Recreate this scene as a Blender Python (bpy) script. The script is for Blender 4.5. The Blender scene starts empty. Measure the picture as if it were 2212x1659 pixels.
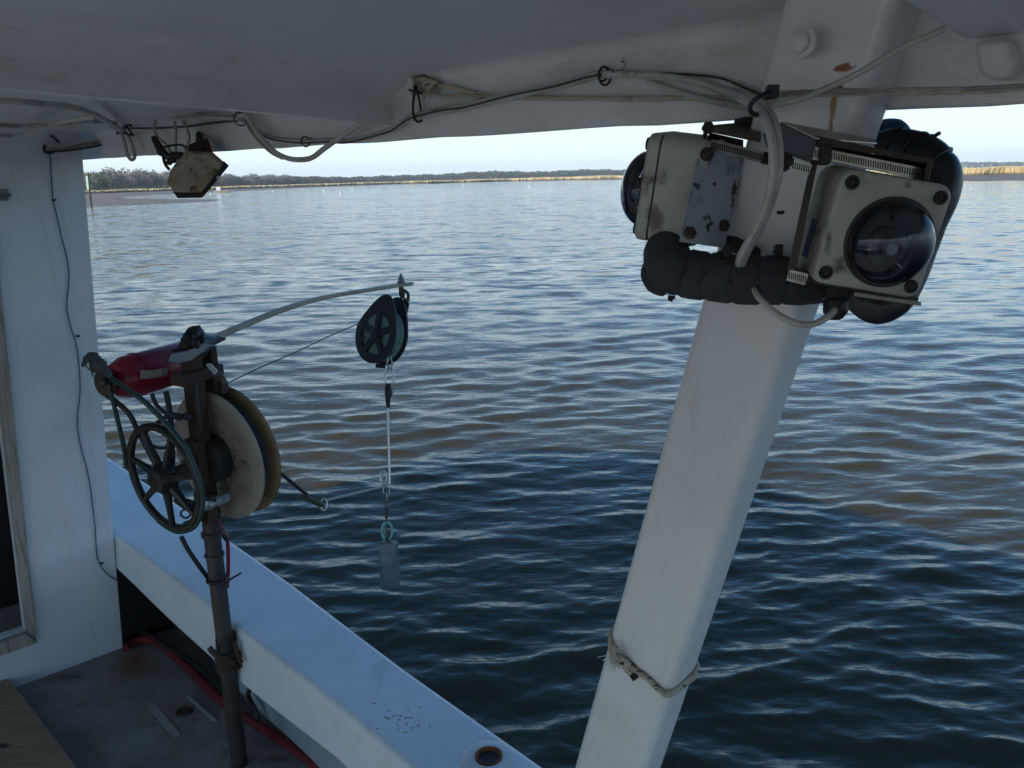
import bpy, math, random
import numpy as np
from mathutils import Vector, Matrix
random.seed(7); rng = np.random.default_rng(7)
SC = bpy.context.scene
COL = SC.collection
rad = math.radians
# ------------------------------------------------------------------ camera
PW, PH, FP = 2212.0, 1659.0, 1770.0
PITCH, ROLL, EYE = rad(14.1), rad(1.3), 2.6
cam_d = bpy.data.cameras.new('camera'); cam = bpy.data.objects.new('camera', cam_d); COL.objects.link(cam)
MR = Matrix.Rotation(math.pi / 2 - PITCH, 3, 'X') @ Matrix.Rotation(-ROLL, 3, 'Z')
cam.matrix_world = Matrix.Translation((0, 0, EYE)) @ MR.to_4x4()
cam_d.sensor_width = 36.0; cam_d.lens = 36.0 * FP / PW
cam_d.clip_start = 0.02; cam_d.clip_end = 9000
SC.camera = cam
# ------------------------------------------------------------------ light
DV = Vector((-.672, .741, 0)).normalized()      # along the rail, towards the bow
NV = Vector((DV.y, -DV.x, 0))                   # outboard, over the water
ZV = Vector((0, 0, 1))
SUN_EL = rad(30)
w = bpy.data.worlds.new('World'); SC.world = w; w.use_nodes = True
wn = w.node_tree.nodes; wl = w.node_tree.links
bg = wn['Background']; sky = wn.new('ShaderNodeTexSky'); sky.sky_type = 'NISHITA'
sky.sun_disc = False; sky.sun_elevation = SUN_EL; sky.sun_rotation = rad(227.8)
sky.air_density = 1.0; sky.dust_density = 0.6; sky.ozone_density = 1.0
# white balance of the photograph, and the pale haze that whitens the whole sky towards the horizon
tint = wn.new('ShaderNodeMix'); tint.data_type = 'RGBA'; tint.blend_type = 'MULTIPLY'; tint.inputs[0].default_value = 1
wl.new(sky.outputs[0], tint.inputs[6]); tint.inputs[7].default_value = (.60, .97, 1.22, 1)
wtc = wn.new('ShaderNodeTexCoord'); wsp = wn.new('ShaderNodeSeparateXYZ'); wl.new(wtc.outputs['Generated'], wsp.inputs[0])
wmr = wn.new('ShaderNodeMapRange'); wmr.interpolation_type = 'SMOOTHSTEP'; wmr.inputs[1].default_value = -.02; wmr.inputs[2].default_value = .24
wmr.inputs[3].default_value = .85; wmr.inputs[4].default_value = .0; wl.new(wsp.outputs[2], wmr.inputs[0])
hz_ = wn.new('ShaderNodeMix'); hz_.data_type = 'RGBA'; wl.new(wmr.outputs[0], hz_.inputs[0]); wl.new(tint.outputs[2], hz_.inputs[6]); hz_.inputs[7].default_value = (8.4, 9.2, 9.8, 1)
wl.new(hz_.outputs[2], bg.inputs['Color']); bg.inputs['Strength'].default_value = 0.116
sun_d = bpy.data.lights.new('sun', 'SUN'); sun = bpy.data.objects.new('sun', sun_d); COL.objects.link(sun)
sun_d.energy = 4.2; sun_d.angle = rad(0.6); sun_d.color = (1.0, .95, .88)
LD = (NV * math.cos(SUN_EL) - ZV * math.sin(SUN_EL))
sun.rotation_euler = LD.to_track_quat('-Z', 'Y').to_euler()
SC.view_settings.view_transform = 'Standard'; SC.view_settings.look = 'None'
SC.view_settings.gamma = 1.0; SC.view_settings.exposure = 0.30
SC.view_settings.use_curve_mapping = False
SC.render.engine = 'CYCLES'
SC.cycles.max_bounces = 10; SC.cycles.diffuse_bounces = 6; SC.cycles.glossy_bounces = 4
SC.cycles.use_denoising = True
SC.cycles.sample_clamp_indirect = 6

# ------------------------------------------------------------------ helpers
CO = Vector((0, 0, EYE))
RTc = MR @ Vector((1, 0, 0)); fwd = MR @ Vector((0, 0, -1))
def ray(x, y): return MR @ Vector(((x - PW / 2) / FP, -(y - PH / 2) / FP, -1.0))
def at(x, y, dep): return CO + ray(x, y) * dep
def atn(x, y, n, dist):
    v = ray(x, y); return CO + v * ((dist - n.dot(CO)) / n.dot(v))
def atz(x, y, z):
    v = ray(x, y); return CO + v * ((z - EYE) / v.z)
def B(s, t, z): return DV * s + NV * t + ZV * z
def depth_of(p): return -(MR.transposed() @ (p - CO)).z

def catmull(pts, k=6, closed=False):
    P = [Vector(p) for p in pts]
    if len(P) < 3: return P
    out = []; n = len(P); rngi = range(n) if closed else range(n - 1)
    for i in rngi:
        if closed: a, b, c, d = P[(i - 1) % n], P[i], P[(i + 1) % n], P[(i + 2) % n]
        else: a, b, c, d = P[max(i - 1, 0)], P[i], P[i + 1], P[min(i + 2, n - 1)]
        for j in range(k):
            t = j / k
            out.append(.5 * ((2 * b) + (c - a) * t + (2 * a - 5 * b + 4 * c - d) * t * t + (3 * b - a - 3 * c + d) * t ** 3))
    if not closed: out.append(P[-1])
    return out
def perp(a):
    a = a.normalized(); r = Vector((0, 0, 1)) if abs(a.z) < .9 else Vector((1, 0, 0))
    u = a.cross(r).normalized(); return u, a.cross(u).normalized()

WM = {}
class MB:
    def __init__(s): s.v = []; s.f = []
    def add(s, vs, fs):
        o = len(s.v); s.v += [Vector(v) for v in vs]; s.f += [tuple(i + o for i in f) for f in fs]; return s
    def tube(s, pts, r, seg=8, closed=False, wob=0.0):
        P = [Vector(p) for p in pts]; n = len(P)
        rr = list(r) if isinstance(r, (list, tuple)) else [r] * n
        if len(rr) != n: rr = list(np.interp(np.linspace(0, 1, n), np.linspace(0, 1, len(rr)), rr))
        T = []
        for i in range(n):
            a = P[(i - 1) % n] if closed else P[max(i - 1, 0)]; b = P[(i + 1) % n] if closed else P[min(i + 1, n - 1)]
            t = (b - a); T.append(t.normalized() if t.length > 1e-9 else Vector((0, 0, 1)))
        u, _ = perp(T[0]); vs = []
        for i in range(n):
            u = (u - T[i] * u.dot(T[i])); u = u.normalized() if u.length > 1e-6 else perp(T[i])[0]
            v = T[i].cross(u)
            for k in range(seg):
                an = 2 * math.pi * k / seg; q = rr[i] * (1 + wob * random.uniform(-1, 1))
                vs.append(P[i] + (u * math.cos(an) + v * math.sin(an)) * q)
        fs = []
        for i in range(n if closed else n - 1):
            j = (i + 1) % n
            for k in range(seg):
                l = (k + 1) % seg; fs.append((i * seg + k, i * seg + l, j * seg + l, j * seg + k))
        if not closed:
            fs.append(tuple(reversed(range(seg)))); fs.append(tuple((n - 1) * seg + k for k in range(seg)))
        return s.add(vs, fs)
    def box(s, c, X, Y, Z, sx, sy, sz):
        c = Vector(c); vs = []
        for k in (-1, 1):
            for j in (-1, 1):
                for i in (-1, 1): vs.append(c + X * (i * sx / 2) + Y * (j * sy / 2) + Z * (k * sz / 2))
        return s.add(vs, [(0, 2, 3, 1), (4, 5, 7, 6), (0, 1, 5, 4), (2, 6, 7, 3), (0, 4, 6, 2), (1, 3, 7, 5)])
    def prism(s, poly, ext):
        n = len(poly); P = [Vector(p) for p in poly]; Q = [p + Vector(ext) for p in P]
        return s.add(P + Q, [tuple(range(n)), tuple(reversed(range(n, 2 * n)))] + [(i, i + n, (i + 1) % n + n, (i + 1) % n) for i in range(n)])
    def lathe(s, c, ax, prof, seg=24, u=None, cap0=True):
        c = Vector(c); ax = Vector(ax).normalized(); a, b = perp(ax)
        if u is not None: a = u; b = ax.cross(u)
        vs = []; n = len(prof)
        for r, h in prof:
            for k in range(seg):
                t = 2 * math.pi * k / seg; vs.append(c + ax * h + (a * math.cos(t) + b * math.sin(t)) * r)
        fs = []
        for i in range(n - 1):
            for k in range(seg):
                l = (k + 1) % seg; fs.append((i * seg + k, i * seg + l, (i + 1) * seg + l, (i + 1) * seg + k))
        if prof[0][0] > 1e-5 and cap0: fs.append(tuple(reversed(range(seg))))
        if prof[-1][0] > 1e-5: fs.append(tuple((n - 1) * seg + k for k in range(seg)))
        return s.add(vs, fs)
    def cyl(s, a, b, r, seg=16):
        a = Vector(a); b = Vector(b); L = (b - a).length
        return s.lathe(a, b - a, [(r, 0), (r, L)], seg)
    def ring(s, c, ax, R, r, seg=32, ps=8, flat=1.0):
        a, b = perp(Vector(ax)); c = Vector(c)
        return s.tube([c + (a * math.cos(t) + b * math.sin(t) * flat) * R for t in np.linspace(0, 2 * math.pi, seg, endpoint=False)], r, ps, True)
    def ball(s, c, r, seg=12):
        return s.lathe(c, ZV, [(max(r * math.sin(t), 1e-6), -r * math.cos(t)) for t in np.linspace(0, math.pi, seg // 2 + 2)], seg)
    def build(s, name, mat, parent=None, M=None, bevel=0, ang=35, bs=2):
        me = bpy.data.meshes.new(name)
        if M is None: M = WM.get(parent.name, parent.matrix_world).copy() if parent is not None else None
        if parent is None and M is None:
            mn = Vector((min(v.x for v in s.v), min(v.y for v in s.v), min(v.z for v in s.v)))
            mx = Vector((max(v.x for v in s.v), max(v.y for v in s.v), 0))
            M = Matrix.Translation(((mn.x + mx.x) / 2, (mn.y + mx.y) / 2, mn.z))
        I = M.inverted() if not getattr(s, 'local', False) else Matrix.Identity(4)
        me.from_pydata([I @ v for v in s.v], [], s.f); me.update()
        import bmesh
        bm = bmesh.new(); bm.from_mesh(me)
        bmesh.ops.remove_doubles(bm, verts=bm.verts, dist=1e-6)
        bmesh.ops.recalc_face_normals(bm, faces=bm.faces); bm.to_mesh(me); bm.free()
        me.polygons.foreach_set('use_smooth', [True] * len(me.polygons))
        me.set_sharp_from_angle(angle=rad(ang))
        o = bpy.data.objects.new(name, me); COL.objects.link(o); me.materials.append(mat)
        if parent is not None: o.parent = parent
        else: o.matrix_world = M
        WM[o.name] = M
        if bevel:
            m = o.modifiers.new('bevel', 'BEVEL'); m.width = bevel; m.segments = bs; m.limit_method = 'ANGLE'; m.angle_limit = rad(40)
            m.harden_normals = False
        return o
def thing(name, label, cat, loc=(0, 0, 0), group=None, M=None):
    o = bpy.data.objects.new(name, None); COL.objects.link(o); o.empty_display_size = .1
    o.matrix_world = M if M is not None else Matrix.Translation(loc)
    o['label'] = label; o['category'] = cat; WM[o.name] = M.copy() if M is not None else Matrix.Translation(loc)
    if group: o['group'] = group
    return o
def tag(o, label, cat, group=None):
    o['label'] = label; o['category'] = cat
    if group: o['group'] = group
    return o

# ------------------------------------------------------------------ materials
def lin(c): return tuple(c) + (1.0,)
def mat(name, col, rough=.5, metal=0, col2=None, scale=8, detail=6, lo=.45, hi=.7, bump=0, bscale=60, spots=None,
        stretch=None, spec=.5, col3=None, s3=30, lo3=.6, hi3=.7, coat=0, rvar=0, spotsoft=.35, streak=None, sscale=(30, 30, 2.5), slo=.5, shi=.75):
    m = bpy.data.materials.new(name); m.use_nodes = True; nt = m.node_tree; N = nt.nodes; L = nt.links
    bs = N['Principled BSDF']; bs.inputs['Roughness'].default_value = rough; bs.inputs['Metallic'].default_value = metal
    bs.inputs['Specular IOR Level'].default_value = spec; bs.inputs['Coat Weight'].default_value = coat
    tc = N.new('ShaderNodeTexCoord'); src = tc.outputs['Object']
    if stretch:
        mp = N.new('ShaderNodeMapping'); mp.inputs['Scale'].default_value = stretch; L.new(src, mp.inputs[0]); src = mp.outputs[0]
    cur = None
    def noise(sc, dt, a, b):
        nz = N.new('ShaderNodeTexNoise'); nz.inputs['Scale'].default_value = sc; nz.inputs['Detail'].default_value = dt
        nz.inputs['Roughness'].default_value = .62; L.new(src, nz.inputs['Vector'])
        mr = N.new('ShaderNodeMapRange'); mr.inputs[1].default_value = a; mr.inputs[2].default_value = b; mr.clamp = True
        L.new(nz.outputs[0], mr.inputs[0]); return mr.outputs[0], nz.outputs[0]
    def mix(fac, a, b):
        mx = N.new('ShaderNodeMix'); mx.data_type = 'RGBA'; L.new(fac, mx.inputs[0])
        if isinstance(a, tuple): mx.inputs[6].default_value = a
        else: L.new(a, mx.inputs[6])
        if isinstance(b, tuple): mx.inputs[7].default_value = b
        else: L.new(b, mx.inputs[7])
        return mx.outputs[2]
    cur = lin(col)
    if col2:
        f, raw = noise(scale, detail, lo, hi); cur = mix(f, cur, lin(col2))
        if rvar:
            mr = N.new('ShaderNodeMapRange'); mr.inputs[3].default_value = rough - rvar; mr.inputs[4].default_value = rough + rvar
            L.new(raw, mr.inputs[0]); L.new(mr.outputs[0], bs.inputs['Roughness'])
    if col3:
        f, _ = noise(s3, 4, lo3, hi3); cur = mix(f, cur, lin(col3))
    if streak:
        mp_ = N.new('ShaderNodeMapping'); mp_.inputs['Scale'].default_value = sscale; mp_.inputs['Rotation'].default_value = (0, 0, rad(42)) ; L.new(tc.outputs['Object'], mp_.inputs[0])
        nz = N.new('ShaderNodeTexNoise'); nz.inputs['Scale'].default_value = 1; nz.inputs['Detail'].default_value = 7; nz.inputs['Roughness'].default_value = .7; L.new(mp_.outputs[0], nz.inputs['Vector'])
        mr = N.new('ShaderNodeMapRange'); mr.inputs[1].default_value = slo; mr.inputs[2].default_value = shi; mr.inputs[4].default_value = .75; L.new(nz.outputs[0], mr.inputs[0])
        cur = mix(mr.outputs[0], cur, lin(streak))
    if spots:
        gp = N.new('ShaderNodeNewGeometry')
        nz = N.new('ShaderNodeTexNoise'); nz.inputs['Scale'].default_value = 90; nz.inputs['Detail'].default_value = 5; L.new(gp.outputs['Position'], nz.inputs['Vector'])
        for c, r, sc in spots:
            sb = N.new('ShaderNodeVectorMath'); sb.operation = 'SUBTRACT'; L.new(gp.outputs['Position'], sb.inputs[0]); sb.inputs[1].default_value = tuple(c)
            dv = N.new('ShaderNodeVectorMath'); dv.operation = 'DIVIDE'; L.new(sb.outputs[0], dv.inputs[0]); dv.inputs[1].default_value = tuple(r)
            ln = N.new('ShaderNodeVectorMath'); ln.operation = 'LENGTH'; L.new(dv.outputs[0], ln.inputs[0])
            ma = N.new('ShaderNodeMath'); ma.operation = 'MULTIPLY_ADD'; L.new(nz.outputs[0], ma.inputs[0]); ma.inputs[1].default_value = 1.6; L.new(ln.outputs['Value'], ma.inputs[2])
            mr = N.new('ShaderNodeMapRange'); mr.inputs[1].default_value = 1.75; mr.inputs[2].default_value = 1.75 - spotsoft; mr.clamp = True
            L.new(ma.outputs[0], mr.inputs[0]); cur = mix(mr.outputs[0], cur, lin(sc))
    if isinstance(cur, tuple): bs.inputs['Base Color'].default_value = cur
    else: L.new(cur, bs.inputs['Base Color'])
    if bump:
        nz = N.new('ShaderNodeTexNoise'); nz.inputs['Scale'].default_value = bscale; nz.inputs['Detail'].default_value = 5; L.new(src, nz.inputs['Vector'])
        bp = N.new('ShaderNodeBump'); bp.inputs['Strength'].default_value = .6; bp.inputs['Distance'].default_value = bump
        L.new(nz.outputs[0], bp.inputs['Height']); L.new(bp.outputs[0], bs.inputs['Normal'])
    return m
RUST = (.20, .05, .008); RUSTY = (.42, .20, .05)
TB = .91                                        # inner face of the beam over the rail
def onB(x, y, off=.012): return atn(x, y, NV, TB - off)
def onW(x, y, off=.004): return atn(x, y, DV, 3.04 - off)
M_ = {}
M_['hullwhite'] = mat('white_gloss_paint', (.72, .74, .76), .32, col2=(.50, .52, .54), scale=3, bump=.0006, bscale=45, rvar=.08, col3=(.30, .28, .25), s3=40, lo3=.72, hi3=.76)
M_['beam'] = mat('beam_paint', (.70, .71, .71), .38, col2=(.60, .59, .56), streak=(.42, .37, .29), sscale=(9, 9, 22), slo=.52, shi=.80, scale=5, bump=.0012, bscale=30, rvar=.1, col3=(.22, .2, .17), s3=35, lo3=.72, hi3=.76,
   spots=[(onB(905, 175), (.03, .03, .03), (.26, .22, .16)), (onB(952, 272), (.004, .004, .010), (.06, .05, .05))])
M_['ceiling'] = mat('ceiling_paint', (.68, .72, .75), .45, col2=(.60, .63, .65), streak=(.48, .46, .42), sscale=(3, 12, 4), slo=.55, shi=.85, scale=4, bump=.001, bscale=25, col3=(.08, .08, .08), s3=60, lo3=.76, hi3=.78)
M_['wall'] = mat('cabin_paint', (.66, .71, .75), .5, col2=(.58, .63, .67), streak=(.42, .42, .38), sscale=(22, 22, 2.2), slo=.55, shi=.85, scale=5, bump=.0015, bscale=22, col3=(.3, .31, .32), s3=30, lo3=.74, hi3=.8)
M_['black'] = mat('black_plastic', (.012, .012, .013), .45)
M_['rubber'] = mat('dark_rubber_cable', (.02, .022, .026), .5)
M_['foam'] = mat('charcoal_foam', (.045, .047, .052), .85, col2=(.03, .03, .034), scale=20, bump=.0005, bscale=300)
M_['sleeve'] = mat('black_sleeve', (.02, .02, .024), .38, bump=.002, bscale=60)
M_['cable'] = mat('white_cable', (.50, .49, .46), .45, col2=(.36, .34, .30), scale=14, col3=(.2, .18, .15), s3=30, lo3=.6, hi3=.75)
M_['cablegrey'] = mat('dirty_cable', (.34, .33, .31), .6, col2=(.2, .19, .17), scale=25)
M_['darkwire'] = mat('dark_wire', (.05, .045, .045), .5)
M_['rope'] = mat('rope_fibre', (.46, .42, .33), .9, col2=(.3, .26, .2), scale=40, bump=.002, bscale=300)
M_['bungee'] = mat('speckled_cord', (.46, .42, .33), .85, col2=(.32, .28, .22), scale=30, col3=(.03, .03, .03), s3=110, lo3=.565, hi3=.60, bump=.001, bscale=400)
M_['enclosure'] = mat('enclosure_polycarbonate', (.43, .43, .37), .5, col2=(.33, .32, .27), scale=18, col3=(.10, .09, .07), s3=26, lo3=.60, hi3=.74, bump=.0004, bscale=120, spotsoft=.6,
   spots=[(at(1810, 572, .815), (.012, .02, .013), (.09, .09, .08)), (at(1943, 402, .80), (.006, .02, .005), (.10, .10, .09)), (at(1775, 520, .82), (.006, .03, .03), (.10, .09, .07)), (at(1832, 372, .815), (.013, .02, .013), (.09, .085, .07)), (at(1960, 632, .80), (.014, .02, .008), (.12, .12, .10)), (at(1410, 470, .95), (.014, .03, .02), (.14, .13, .11))])
M_['stainless'] = mat('stainless_steel', (.42, .38, .32), .35, 1.0, col2=(.28, .22, .17), scale=30)
M_['galv'] = mat('galvanised_plate', (.46, .54, .59), .4, 0, col2=(.24, .30, .34), scale=14, lo=.5, hi=.56, col3=(.045, .04, .035), s3=45, lo3=.60, hi3=.64, bump=.0005, bscale=90)
M_['angle'] = mat('dark_angle_iron', (.09, .075, .06), .5, .6, col2=(.05, .035, .025), scale=30)
M_['slot'] = mat('slot_dark', (.02, .017, .015), .6)
M_['rusty'] = mat('rusty_pipe', (.060, .034, .024), .7, .2, col2=(.03, .017, .012), scale=14, bump=.001, bscale=80)
M_['pipe'] = mat('weathered_pipe', (.055, .05, .047), .5, .3, col2=(.03, .022, .018), scale=20, bump=.0006, bscale=80)
M_['rust'] = mat('rust', (.22, .07, .02), .9, col2=(.06, .025, .012), scale=60, bump=.002, bscale=120)
M_['wheel'] = mat('dark_green_iron', (.008, .014, .014), .45, .1, col2=(.014, .014, .012), scale=20)
M_['belt'] = mat('green_belt', (.008, .052, .042), .5, col2=(.006, .034, .03), scale=20)
M_['motor'] = mat('red_motor_paint', (.24, .010, .028), .35, col2=(.11, .005, .012), scale=9, col3=(.4, .25, .25), s3=30, lo3=.72, hi3=.8)
M_['strap'] = mat('grey_strap', (.17, .145, .125), .5, .3, col2=(.12, .08, .06), scale=25)
M_['reel'] = mat('cream_reel_plastic', (.29, .27, .225), .5, col2=(.19, .17, .135), scale=9, col3=(.10, .085, .06), s3=28, lo3=.60, hi3=.72, bump=.0005, bscale=60)
M_['reelgold'] = mat('ochre_reel_plastic', (.21, .15, .075), .5, col2=(.13, .09, .045), scale=10)
M_['mono'] = mat('wound_line', (.10, .11, .12), .45, bump=.004, bscale=200)
M_['arm'] = mat('fibreglass_rod', (.42, .38, .28), .45, col2=(.30, .26, .19), scale=18)
M_['silver'] = mat('worn_aluminium', (.14, .165, .18), .4, .6, col2=(.2, .2, .2), scale=20)
M_['steelwire'] = mat('steel_wire', (.62, .62, .60), .32, .6)
M_['sheave'] = mat('green_sheave', (.20, .33, .26), .5, col2=(.12, .20, .16), scale=25)
M_['turq'] = mat('turquoise_ring', (.20, .50, .45), .35, col2=(.1, .28, .25), scale=50)
M_['lead'] = mat('lead_weight', (.15, .19, .22), .5, .3, col2=(.06, .08, .09), scale=26, col3=(.03, .035, .04), s3=14, lo3=.62, hi3=.68, bump=.003, bscale=70)
M_['wood'] = mat('weathered_trim', (.34, .32, .27), .8, col2=(.16, .14, .11), scale=6, stretch=(14, 14, 1), bump=.002, bscale=12)
M_['ply'] = mat('plywood_grain', (.27, .20, .135), .8, col2=(.18, .12, .075), scale=3, stretch=(1.5, 12, 1), bump=.001, bscale=10, spots=[(atz(8, 1605, .975), (.03, .016, .02), (.02, .015, .01))])
M_['redhose'] = mat('red_hose', (.16, .008, .012), .7, col2=(.10, .008, .01), scale=12)
M_['lamp'] = mat('grimy_lamp_body', (.38, .35, .27), .6, col2=(.28, .21, .12), scale=16, lo=.35, hi=.62, col3=(.07, .05, .035), s3=50, lo3=.55, hi3=.66, bump=.001, bscale=90)
M_['deck'] = mat('worn_deck_paint', (.23, .24, .25), .8, col2=(.15, .148, .145), scale=5, col3=(.15, .14, .13), s3=14, lo3=.55, hi3=.72, bump=.003, bscale=50, spotsoft=1.0,
   spots=[(atz(284, 1442, .92), (.13, .13, .06), (.17, .08, .04)), (atz(290, 1425, .92), (.06, .07, .06), RUST), (atz(396, 1537, .92), (.05, .035, .03), (.08, .05, .035)),
          (atz(150, 1462, .92), (.12, .05, .05), (.10, .06, .04)), (atz(600, 1640, .92), (.08, .03, .05), (.09, .06, .04))])
M_['patch'] = mat('pale_strip', (.30, .31, .32), .7, col2=(.24, .24, .24), scale=30)
sx = onB(1812, 250, .05)
M_['post'] = mat('post_paint', (.74, .75, .75), .35, col2=(.68, .68, .66), streak=(.50, .47, .40), sscale=(26, 26, 5), slo=.56, shi=.88, scale=4, bump=.0007, bscale=30, rvar=.08, col3=(.2, .19, .17), s3=45, lo3=.735, hi3=.76,
   spots=[(at(1821, 147, .84), (.010, .03, .005), (.25, .07, .01)), (at(1810, 190, .846), (.007, .03, .003), RUST), (at(1802, 232, .85), (.0035, .03, .022), (.36, .24, .08)),
          (at(1797, 275, .856), (.0022, .03, .020), (.35, .22, .08)), (at(1340, 1540, 1.32), (.06, .06, .05), (.68, .68, .65))])
RAILZ = EYE - 1.235
M_['rail'] = mat('gunwale_paint', (.70, .75, .78), .34, col2=(.62, .66, .70), streak=(.42, .41, .38), sscale=(14, 3, 10), slo=.56, shi=.86, scale=3.5, bump=.0010, bscale=35, rvar=.07, col3=(.28, .27, .25), s3=60, lo3=.74, hi3=.77,
   spots=[(atz(1053, 1648, RAILZ), (.045, .035, .03), (.38, .16, .04))] +
   [(atz(868 + random.gauss(0, 32), 1560 + random.gauss(0, 16), RAILZ), (.003 + random.random() * .003, .003, .01), (.22, .19, .14)) for _ in range(26)])

# ------------------------------------------------------------------ water
def water():
    az = np.concatenate([np.arange(-180, -42, 6.0), np.arange(-42, 42.01, .105), np.arange(48, 180, 6.0)]) * math.pi / 180
    ph = np.concatenate([np.linspace(rad(89), rad(62), 10), np.arange(rad(60), rad(1.2), -.00125), rad(1.2) * np.exp(-np.linspace(0, 3.35, 90)[1:])])
    r = EYE / np.tan(ph)
    A, R = np.meshgrid(az, r); X = np.sin(A) * R; Y = np.cos(A) * R; Zz = np.zeros_like(X)
    dr = np.gradient(r)[:, None] * np.ones_like(X); da = R * .0018
    g = np.random.default_rng(11); DX = np.zeros_like(X); DY = np.zeros_like(X)
    K = 120
    for i in range(K):
        lam = .085 * (2.2 / .085) ** (i / (K - 1)) * g.uniform(.92, 1.08)
        th = rad(-7) + g.normal() * rad(22) + (rad(38) if g.random() < .13 else 0)
        k = 2 * math.pi / lam; kx, ky = math.sin(th) * k, math.cos(th) * k
        slope = .0225 * (1.3 if .18 < lam < .6 else 1.0 if lam <= .18 else .55 if lam < 1.1 else .33)
        amp = slope / k
        eff = lam / np.maximum(np.abs(np.cos(A - th)), .8); eff2 = lam / np.maximum(np.abs(np.sin(A - th)), .1)
        at_ = np.clip((eff / dr - 4) / 4, 0, 1) * np.clip((eff2 / da - 2.2) / 3, 0, 1) * np.clip((60 - R) / 35, 0, 1)
        pz = kx * X + ky * Y + g.uniform(0, 6.28)
        Zz += at_ * amp * np.cos(pz); q = at_ * amp * .9
        DX -= q * kx / k * np.sin(pz); DY -= q * ky / k * np.sin(pz)
    # patchiness: groups of steeper waves
    pt = .8 + .35 * np.sin(X * .7 + 1.3 * np.sin(Y * .31)) * np.sin(Y * .53 + 1.1 * np.sin(X * .41 + 2))
    near = (np.abs(A) < rad(41))
    Zz *= pt * near; X = X + DX * pt * near; Y = Y + DY * pt * near
    nr, na = X.shape
    V = np.stack([X, Y, Zz], -1).reshape(-1, 3)
    i = np.arange(nr - 1)[:, None] * na; j = np.arange(na)[None, :]; j2 = (j + 1) % na
    F = np.stack([i + j, i + j2, i + na + j2, i + na + j], -1).reshape(-1, 4)
    me = bpy.data.meshes.new('water'); me.vertices.add(len(V)); me.vertices.foreach_set('co', V.ravel().astype(np.float32))
    me.loops.add(F.size); me.loops.foreach_set('vertex_index', F.ravel().astype(np.int32))
    me.polygons.add(len(F)); me.polygons.foreach_set('loop_start', np.arange(0, F.size, 4, dtype=np.int32))
    me.polygons.foreach_set('use_smooth', np.ones(len(F), bool)); me.update(calc_edges=True)
    o = bpy.data.objects.new('water', me); COL.objects.link(o); o['kind'] = 'structure'
    m = bpy.data.materials.new('river_water'); m.use_nodes = True; nt = m.node_tree; N = nt.nodes; L = nt.links; bs = N['Principled BSDF']
    bs.inputs['Roughness'].default_value = .06; bs.inputs['IOR'].default_value = 1.33
    gp = N.new('ShaderNodeNewGeometry')
    nz = N.new('ShaderNodeTexNoise'); nz.inputs['Scale'].default_value = .35; nz.inputs['Detail'].default_value = 4; L.new(gp.outputs['Position'], nz.inputs['Vector'])
    mx = N.new('ShaderNodeMix'); mx.data_type = 'RGBA'; L.new(nz.outputs[0], mx.inputs[0]); mx.inputs[6].default_value = (.032, .026, .012, 1); mx.inputs[7].default_value = (.062, .050, .023, 1)
    L.new(mx.outputs[2], bs.inputs['Base Color'])
    # fine ripples, and the small waves that the mesh leaves out farther away
    ln = N.new('ShaderNodeVectorMath'); ln.operation = 'LENGTH'; L.new(gp.outputs['Position'], ln.inputs[0])
    far = N.new('ShaderNodeMapRange'); far.inputs[1].default_value = 8; far.inputs[2].default_value = 45; L.new(ln.outputs['Value'], far.inputs[0])
    mp = N.new('ShaderNodeMapping'); mp.inputs['Scale'].default_value = (.45, 1, 1); L.new(gp.outputs['Position'], mp.inputs[0])
    def bmp(scale, dist, prev, fac=None, strength=1.0, det=3):
        z = N.new('ShaderNodeTexNoise'); z.inputs['Scale'].default_value = scale; z.inputs['Detail'].default_value = det; L.new(mp.outputs[0], z.inputs['Vector'])
        b = N.new('ShaderNodeBump'); b.inputs['Distance'].default_value = dist; b.inputs['Strength'].default_value = strength
        L.new(z.outputs[0], b.inputs['Height'])
        if fac is not None: L.new(fac, b.inputs['Strength'])
        if prev is not None: L.new(prev, b.inputs['Normal'])
        return b.outputs[0]
    b = bmp(28, .0022, None); b = bmp(11, .009, b)
    acc = b
    for scale, kx_, ky_, lo_, hi_, st_ in ((3.4, .42, 1, 3, 22, .60), (1.1, .40, 1, 9, 40, .44), (.22, .4, 1, 40, 160, .22)):
        mp2 = N.new('ShaderNodeMapping'); mp2.inputs['Scale'].default_value = (kx_, ky_, 1); mp2.inputs['Rotation'].default_value = (0, 0, rad(5)); L.new(gp.outputs['Position'], mp2.inputs[0])
        z = N.new('ShaderNodeTexNoise'); z.inputs['Scale'].default_value = scale; z.inputs['Detail'].default_value = 3; L.new(mp2.outputs[0], z.inputs['Vector'])
        sb = N.new('ShaderNodeVectorMath'); sb.operation = 'SUBTRACT'; L.new(z.outputs['Color'], sb.inputs[0]); sb.inputs[1].default_value = (.5, .5, .5)
        ml = N.new('ShaderNodeVectorMath'); ml.operation = 'MULTIPLY'; L.new(sb.outputs[0], ml.inputs[0]); ml.inputs[1].default_value = (st_ * .75, st_, 0)
        fr = N.new('ShaderNodeMapRange'); fr.inputs[1].default_value = lo_; fr.inputs[2].default_value = hi_; L.new(ln.outputs['Value'], fr.inputs[0])
        sc = N.new('ShaderNodeVectorMath'); sc.operation = 'SCALE'; L.new(ml.outputs[0], sc.inputs[0]); L.new(fr.outputs[0], sc.inputs['Scale'])
        ad = N.new('ShaderNodeVectorMath'); ad.operation = 'ADD'; L.new(acc, ad.inputs[0]); L.new(sc.outputs[0], ad.inputs[1]); acc = ad.outputs[0]
    nm = N.new('ShaderNodeVectorMath'); nm.operation = 'NORMALIZE'; L.new(acc, nm.inputs[0])
    L.new(nm.outputs[0], bs.inputs['Normal'])
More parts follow.
